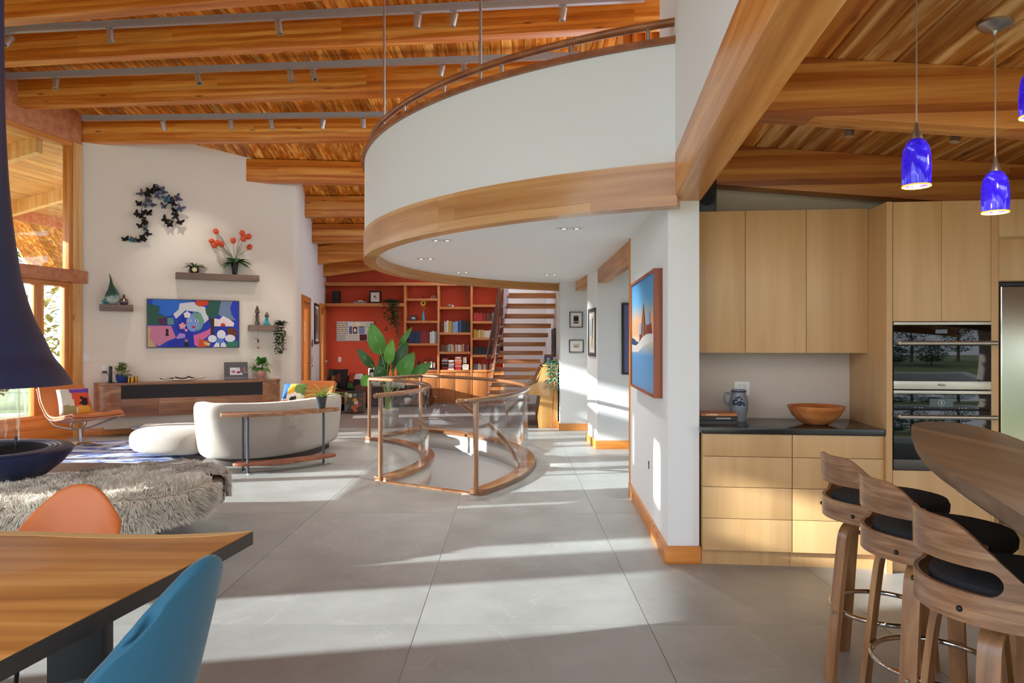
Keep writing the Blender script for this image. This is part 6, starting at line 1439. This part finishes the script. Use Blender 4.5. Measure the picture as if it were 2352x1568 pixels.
for q in range(28):
    a=R(180+q*6.6); mb.tube([(0.2115*math.cos(a),0.2115*math.sin(a),0.02),(0.2115*math.cos(a+0.03),0.2115*math.sin(a+0.03),0.42)],0.0022,4)
mb.build('painted_stems',mat('painted_stem','#cbbf9a',0.7),t)
t=thing('daybed','low dark daybed along the red wall','sofa',(-3.2,16.5,0)); MB().box(-1.2,1.3,-0.4,0.45,0.15,0.45).build('mattress',mat('woven_dark','#3c2c28',0.9,noise_amt=0.4,nscale=60),t,bevel=0.05); MB().box(-1.25,1.35,-0.42,0.47,0.05,0.16).build('frame',M_leatherdk,t)
for x in (-1.15,1.25):
    for y in (-0.36,0.4): MB().box(x-0.03,x+0.03,y-0.03,y+0.03,0,0.05).build('leg',M_black,t)
cushion('throw_cushion','black and white floral cushion with red poppies on the daybed',(-3.05,16.35,0.63),(R(-25),0,R(5)),0.5,[('#e0dcd2',),('#c8372a',[(.2,.3),(.5,.25),(.6,.6),(.3,.7)]),('#1f1c1e',[(.6,.1),(.95,.15),(.9,.5),(.65,.4)]),('#1f1c1e',[(.05,.7),(.3,.8),(.2,.98),(.03,.95)]),('#d86a4a',[(.65,.6),(.9,.6),(.85,.9),(.6,.85)])])
cushion('throw_cushion','plain white cushion on the daybed',(-2.62,16.2,0.6),(R(-30),0,R(-8)),0.42,[('#d9d8d6',)])
cushion('throw_cushion','dark round patterned cushion on the leather armchair',(-3.78,15.42,0.66),(R(-20),0,R(-15)),0.46,[('#231d1c',),('#6d3b2c',[(.5,.2),(.85,.3),(.8,.75),(.5,.6)]),('#3a4a2c',[(.1,.5),(.4,.55),(.35,.9),(.12,.85)]),('#a8743a',[(.35,.35),(.55,.4),(.5,.6),(.34,.55)])],0.12)
cushion('throw_cushion','colourful green and red cushion beside the dark round one',(-3.38,15.4,0.60),(R(-24),0,R(-25)),0.4,[('#2c2a26',),('#c2452e',[(.1,.5),(.5,.4),(.5,.9),(.1,.95)]),('#e6dfd0',[(.5,.6),(.95,.6),(.95,.95),(.5,.95)]),('#4a7a4a',[(.1,.05),(.6,.05),(.5,.35),(.1,.4)])])
# ------------------------------------------------------------------ piano corner
t=thing('upright_piano','honey oak upright piano standing end-on below the stair','piano',(0,12.1,0))
sp_=[(.775,0),(.45,0),(.43,.2),(.49,.55),(.28,.57),(.25,.62),(.26,.69),(.36,.745),(.43,.78),(.54,1.05),(.775,1.05)]
MX=Matrix.Rotation(R(90),4,'X')
for y in (0.0,1.36): MB().prism(sp_,-0.04,0,M=Matrix.Translation((0,y,0))@MX).build('side_panel',M_piano,t,bevel=0.004)
MB().box(0.50,0.775,0.04,1.36,0.02,1.03).build('case',M_piano,t); MB().box(0.52,0.785,-0.01,1.41,1.05,1.075).build('lid',M_piano,t,bevel=0.004)
MB().box(0.28,0.50,0.04,1.36,0.56,0.62).build('key_bed',M_piano,t); MB().box(0.29,0.42,0.06,1.34,0.62,0.64).build('white_keys',M_ceramw,t)
mb=MB()
for q in range(36):
    if q%7 in (2,6): continue
    mb.box(0.35,0.42,0.07+q*0.035,0.085+q*0.035,0.64,0.652)
mb.build('black_keys',M_black,t)
MB().add([(0.40,0.10,0.76),(0.40,1.30,0.76),(0.52,1.30,1.02),(0.52,0.10,1.02)],[(0,1,2,3)]).build('music_desk',wood('desk_oak','#8f6a34','#a9803f','#bf9550','Y',0.35,0.6,0.0),t,solid=0.02)
t=thing('piano_bench','dark wooden piano bench with leather seat','bench',(0.06,12.75,0)); MB().box(-0.18,0.18,-0.35,0.35,0.43,0.50).build('seat',M_leatherdk,t,bevel=0.02); MB().box(-0.16,0.16,-0.33,0.33,0.37,0.43).build('apron',M_capwood,t)
for sx in (-0.15,0.15):
    for sy in (-0.31,0.31): MB().cyl((sx,sy,0),(sx,sy,0.40),0.016,0.022,8).build('leg',M_capwood,t)
trailing('trailing_plant','variegated ivy trailing down the end of the piano',(0.68,12.16,1.077),0.09,0.40,16,41,0.055,80,0.06,mat('ivy','#6f9478',0.5,noise_amt=0.3,nscale=30),pot=0.055)
small_frame('photo_frame','small brown framed photo standing on the piano',(0.62,12.45,1.077),0.17,0.17,'#8a4a2c','#fff',0.03,0,tilt=R(-10),rz=R(-35),pic=[('#3f6ea8',FULL),('#dfe6ee',circ(.5,.45,.2,.3))])
tag(MB().tube([(0,0,0.0),(0.06,0.055,0.80)],0.009,8).build('walking_stick',M_capwood,loc=(0.66,12.0,0)),'thin brown stick leaning against the end of the piano','stick')
# ------------------------------------------------------------------ pictures on the right hand walls
XP=lambda x,Y:(x-CX)*Y/F
ZP=lambda y,Y:CAMZ+(CY-y)*Y/F
def wallpic(x0,x1,y0,y1,Y,label,fc,mw,matw,pic,inner='#efe9e0'):
    return small_frame('framed_print',label,((XP(x0,Y)+XP(x1,Y))/2,Y-0.026,ZP(y1,Y)),XP(x1,Y)-XP(x0,Y),ZP(y0,Y)-ZP(y1,Y),fc,'',mw,matw,pic=pic,inner=inner)
wallpic(1308,1338,716,752,11.8,'small black framed dusk photograph, upper of the pair by the stair','#26262a',0.012,0.055,[('#4a2e3c',FULL),('#1d1820',sq(0,1,.35,.8)),('#d9b0a0',sq(0,1,.2,.3))])
wallpic(1307,1340,780,809,11.8,'small black framed pale sketch, lower of the pair by the stair','#26262a',0.012,0.06,[('#c9bfa8',FULL),('#a89c84',sq(.15,.85,.25,.6))])
t=small_frame('framed_print','tall black framed print with violet mat half hidden behind the white wall end',(1.86,9.754,ZP(860,9.75)),0.72,ZP(695,9.75)-ZP(860,9.75),'#34343a','',0.03,0.09,pic=[('#3a3226',FULL)]+[('#c7b6b0',sq(.05+.1*(i%9),.12+.1*(i%9),.04+.09*(i//9),.09+.09*(i//9))) for i in range(90) if i%2],inner='#6a6c96')
t=small_frame('framed_print','tall grey framed abstract on the narrow side wall of the hall',(1.130,10.17,ZP(818,10.1)),0.58,0.68,'#4a4d50','',0.05,0.05,rz=R(-86.4),pic=[('#d8d4c4',FULL),('#2c2a2c',[(.45,.2),(.6,.3),(.7,.9),(.5,.95)]),('#c8a860',[(.35,.05),(.6,.1),(.55,.3),(.35,.25)]),('#9ab0b8',[(.05,.4),(.35,.4),(.3,.9),(.05,.9)])])
t=small_frame('framed_print','narrow dark framed print on the wall beside the stair treads',(0.775,13.6,1.19),1.1,0.52,'#2a2624','',0.03,0.0,rz=R(-90.5),pic=[('#8a847c',FULL)]+[('#3a3634',circ(random.uniform(.1,.9),random.uniform(.1,.9),.06,.1,8)) for _ in range(26)])
plate('thermostat','white thermostat panel at the edge of the stair corner wall',(XP(1343,11.8),11.798,ZP(836,11.8)),0,0.13,0.11,1,cat='thermostat')
plate('wall_outlet','white outlet low on the white wall below the blue painting',(WRX(5.15)-0.002,5.15,0.42),R(-92.8),0.08,0.12,0,cat='socket')
t=thing('wall_hook','small black keyhole fitting on the white wall','hook',(WRX(5.61)-0.001,5.61,0.47),R(-92.8)); MB().lathe([(0,-0.006),(0.012,-0.005),(0.013,0)],12,M=Matrix.Translation((0,0,0.05))@Matrix.Rotation(R(-90),4,'X')).build('disc',M_black,t); MB().box(-0.004,0.004,-0.005,0,0.0,0.05).build('slot',M_black,t)
# large painting on the white wall
Ya,Yb=4.96,6.35; dpt=0.06
pr0=Vector((WRX(Yb),Yb,0)); pr1=Vector((WRX(Ya),Ya,0)); dd=(pr1-pr0); PW=dd.length; pang=math.atan2(dd.y,dd.x); zb_,zt2=1.075,1.98; PH=zt2-zb_
t=thing('tower_painting','large red wood framed painting of a castle tower on a snowy hill','painting',(pr0.x,pr0.y,zb_),pang)
M_pf=wood('red_larch_frame','#7a3a22','#985033','#b46c48','Z',0.45,1.0,0.03,knots=True); fw=0.022
for nm,b_ in (('frame_side',(0,fw,-dpt,0,0,PH)),('frame_side',(PW-fw,PW,-dpt,0,0,PH)),('frame_rail',(fw,PW-fw,-dpt,0,0,fw)),('frame_rail',(fw,PW-fw,-dpt,0,PH-fw,PH))): MB().box(*b_).build(nm,M_pf,t,bevel=0.002)
def sky_mat():
    m,nt,b=newmat('painted_sky'); N=nt.nodes; L=nt.links; tc=N.new('ShaderNodeTexCoord'); sp=N.new('ShaderNodeSeparateXYZ'); L.new(tc.outputs['Generated'],sp.inputs[0]); cr=N.new('ShaderNodeValToRGB'); e=cr.color_ramp.elements
    e[0].position=0.0; e[0].color=lin('#6fa0d2'); e[1].position=1.0; e[1].color=lin('#3b8ac4')
    for p_,c in ((0.30,'#5f9fd6'),(0.38,'#b8c0c0'),(0.46,'#efd9bd'),(0.50,'#e8b48c'),(0.62,'#eab084'),(0.72,'#9ab0b8'),(0.80,'#5aa3d4')): e.new(p_).color=lin(c)
    L.new(sp.outputs['Z'],cr.inputs['Fac']); L.new(cr.outputs['Color'],b.inputs['Base Color']); b.inputs['Roughness'].default_value=0.6; return m
MB().box(fw,PW-fw,-dpt+0.012,-dpt+0.02,fw,PH-fw).build('canvas',sky_mat(),t)
mb=MB(); mm=[]
for L,(c,pts) in enumerate([('#e9e6e4',[(0,.40),(.2,.39),(.36,.42),(.5,.475),(.7,.50),(1,.50),(1,.44),(.6,.40),(.3,.33),(0,.33)]),('#22507c',[(0,.47),(.12,.46),(.25,.43),(.36,.425),(.2,.395),(0,.405)]),('#8a3a30',[(.38,.43),(.38,.56),(.47,.57),(.5,.475)]),('#a0b8d8',[(.36,.50),(.36,.60),(.46,.61),(.46,.50)]),('#6b4a3a',[(.47,.47),(.49,.62),(.56,.79),(.63,.62),(.66,.50),(.6,.49)]),('#a8744a',[(.5,.48),(.53,.62),(.56,.72),(.58,.62),(.59,.485)]),('#8a3a30',[(.68,.50),(.68,.58),(.86,.59),(.90,.50)]),('#9fbcd8',[(.66,.58),(.67,.70),(.82,.68),(.82,.58)])]):
    mb.poly([(fw+(PW-2*fw)*u,-dpt+0.0115-0.0004*L,fw+(PH-2*fw)*v) for u,v in pts],L); mm.append(flat(c))
mb.build('painted_scene',mm,t,norm=False)
# dark arc of the inner stair rail above the parapet, built in chair form
t=thing('stair_rail_arc','dark curved stair rail, built like a chair back, above the mezzanine parapet','chair',(1.45,6.6,2.66)); MB().lathe([(0.30,0.42),(0.34,0.80),(0.35,0.915),(0.325,0.915),(0.30,0.80),(0.27,0.42)],24,a0=R(120),a1=R(330),caps=False).build('back',mat('dark_brown_wood','#3f241a',0.4),t,solid=0.01); MB().lathe([(0,0.38),(0.27,0.38),(0.28,0.43),(0,0.45)],24).build('seat',M_leatherdk,t)
for q in range(4): MB().cyl((0.2*math.cos(q*1.57+.7),0.2*math.sin(q*1.57+.7),0),(0.2*math.cos(q*1.57+.7),0.2*math.sin(q*1.57+.7),0.39),0.018,n=8).build('leg',M_capwood,t)
# ------------------------------------------------------------------ outdoors: ground, trees and shrubs seen through or mirrored in glass
M_grass=mat('autumn_grass','#7c8458',0.95,noise_amt=0.3,nscale=2)
struct(MB().box(-60,-9.3,-40,50,-0.5,-0.25).build('ground_outside',M_grass)); struct(MB().box(-9.3,30,-40,-1.7,-0.5,-0.25).build('ground_behind',M_grass))
M_trunk=mat('tree_bark','#6b5f54',0.9,noise_amt=0.3,nscale=10); TL_=[mat('tree_green','#4c6a38',0.7,noise_amt=0.4,nscale=3),mat('tree_yellow','#a89a48',0.7,noise_amt=0.3,nscale=3),mat('tree_blue_green','#3f5f52',0.7,noise_amt=0.3,nscale=3)]
def tree(x,y,h,r_,k,label,seed,n=1300,name='garden_tree'):
    random.seed(seed); t=thing(name,label,'tree' if h>2.5 else 'shrub',(x,y,-0.25),0,'trees and shrubs outside'); MB().tube([(0,0,0),(0.1,0,h*0.4),(0,0.1,h*0.85)],[0.03*h,0.022*h,0.008*h],8).build('trunk',M_trunk,t)
    for q in range(5): a=q*1.3; MB().tube([(0,0,h*(0.35+0.1*q)),(r_*0.7*math.cos(a),r_*0.7*math.sin(a),h*(0.5+0.1*q))],[0.012*h,0.004*h],6).build('branch',M_trunk,t)
    mb=MB()
    for q in range(n):
        a=random.uniform(0,6.28); z=random.random(); rr=r_*math.sqrt(random.random())*math.sin(math.pi*(0.12+0.83*z))**0.7; p=(rr*math.cos(a),rr*math.sin(a),h*(0.22+0.8*z)); b=random.uniform(0,6.28)
        mb.leaf(p,(math.cos(b),math.sin(b),random.uniform(-.6,.5)),0.14*r_*random.uniform(.6,1.4)+0.08,0.08*r_+0.05,0.2,seg=2)
    tag(mb.build('foliage',TL_[k],t,norm=False),kind='stuff')
for i,(x,y,h,r_,k,lb_) in enumerate(((-18.5,23.5,7,2.0,2,'blue green tree outside the left window, farthest from the post'),(-12.8,20.5,6,1.6,1,'yellowing tree outside the left window, nearest the post'),(-13.3,18.0,1.8,0.9,0,'low shrub outside the left window below the yellowing tree'),
    (-5.0,-9,7,2.2,0,'green tree behind the viewer mirrored in the ovens, left'),(-0.2,-12,8,2.0,1,'yellow tree behind the viewer mirrored in the ovens, middle'),(4.3,-10,7,2.0,2,'blue green tree behind the viewer mirrored in the ovens'),(9.8,-11,8,2.4,0,'green tree behind the viewer mirrored in the refrigerator'),(2.5,-6,2.2,1.3,2,'round shrub behind the viewer mirrored in the ovens'),(5.5,-6.5,2.4,1.4,0,'green shrub behind the viewer mirrored in the refrigerator'))): tree(x,y,h,r_,k,lb_,50+i)
t=thing('patio_chair','white metal patio chair outside the left window','chair',(-8.9,12.6,-0.25),R(20))
MB().tube(spline([(-0.25,0,0.0),(-0.25,0,0.8),(0,0,0.95),(0.25,0,0.8),(0.25,0,0.0)],6),0.014,8).build('back_hoop',M_ceramw,t); MB().box(-0.25,0.25,-0.45,0.0,0.42,0.45).build('seat',M_ceramw,t)
for x in (-0.22,0.22): MB().cyl((x,-0.42,0),(x,-0.42,0.43),0.013,n=8).build('leg',M_ceramw,t)
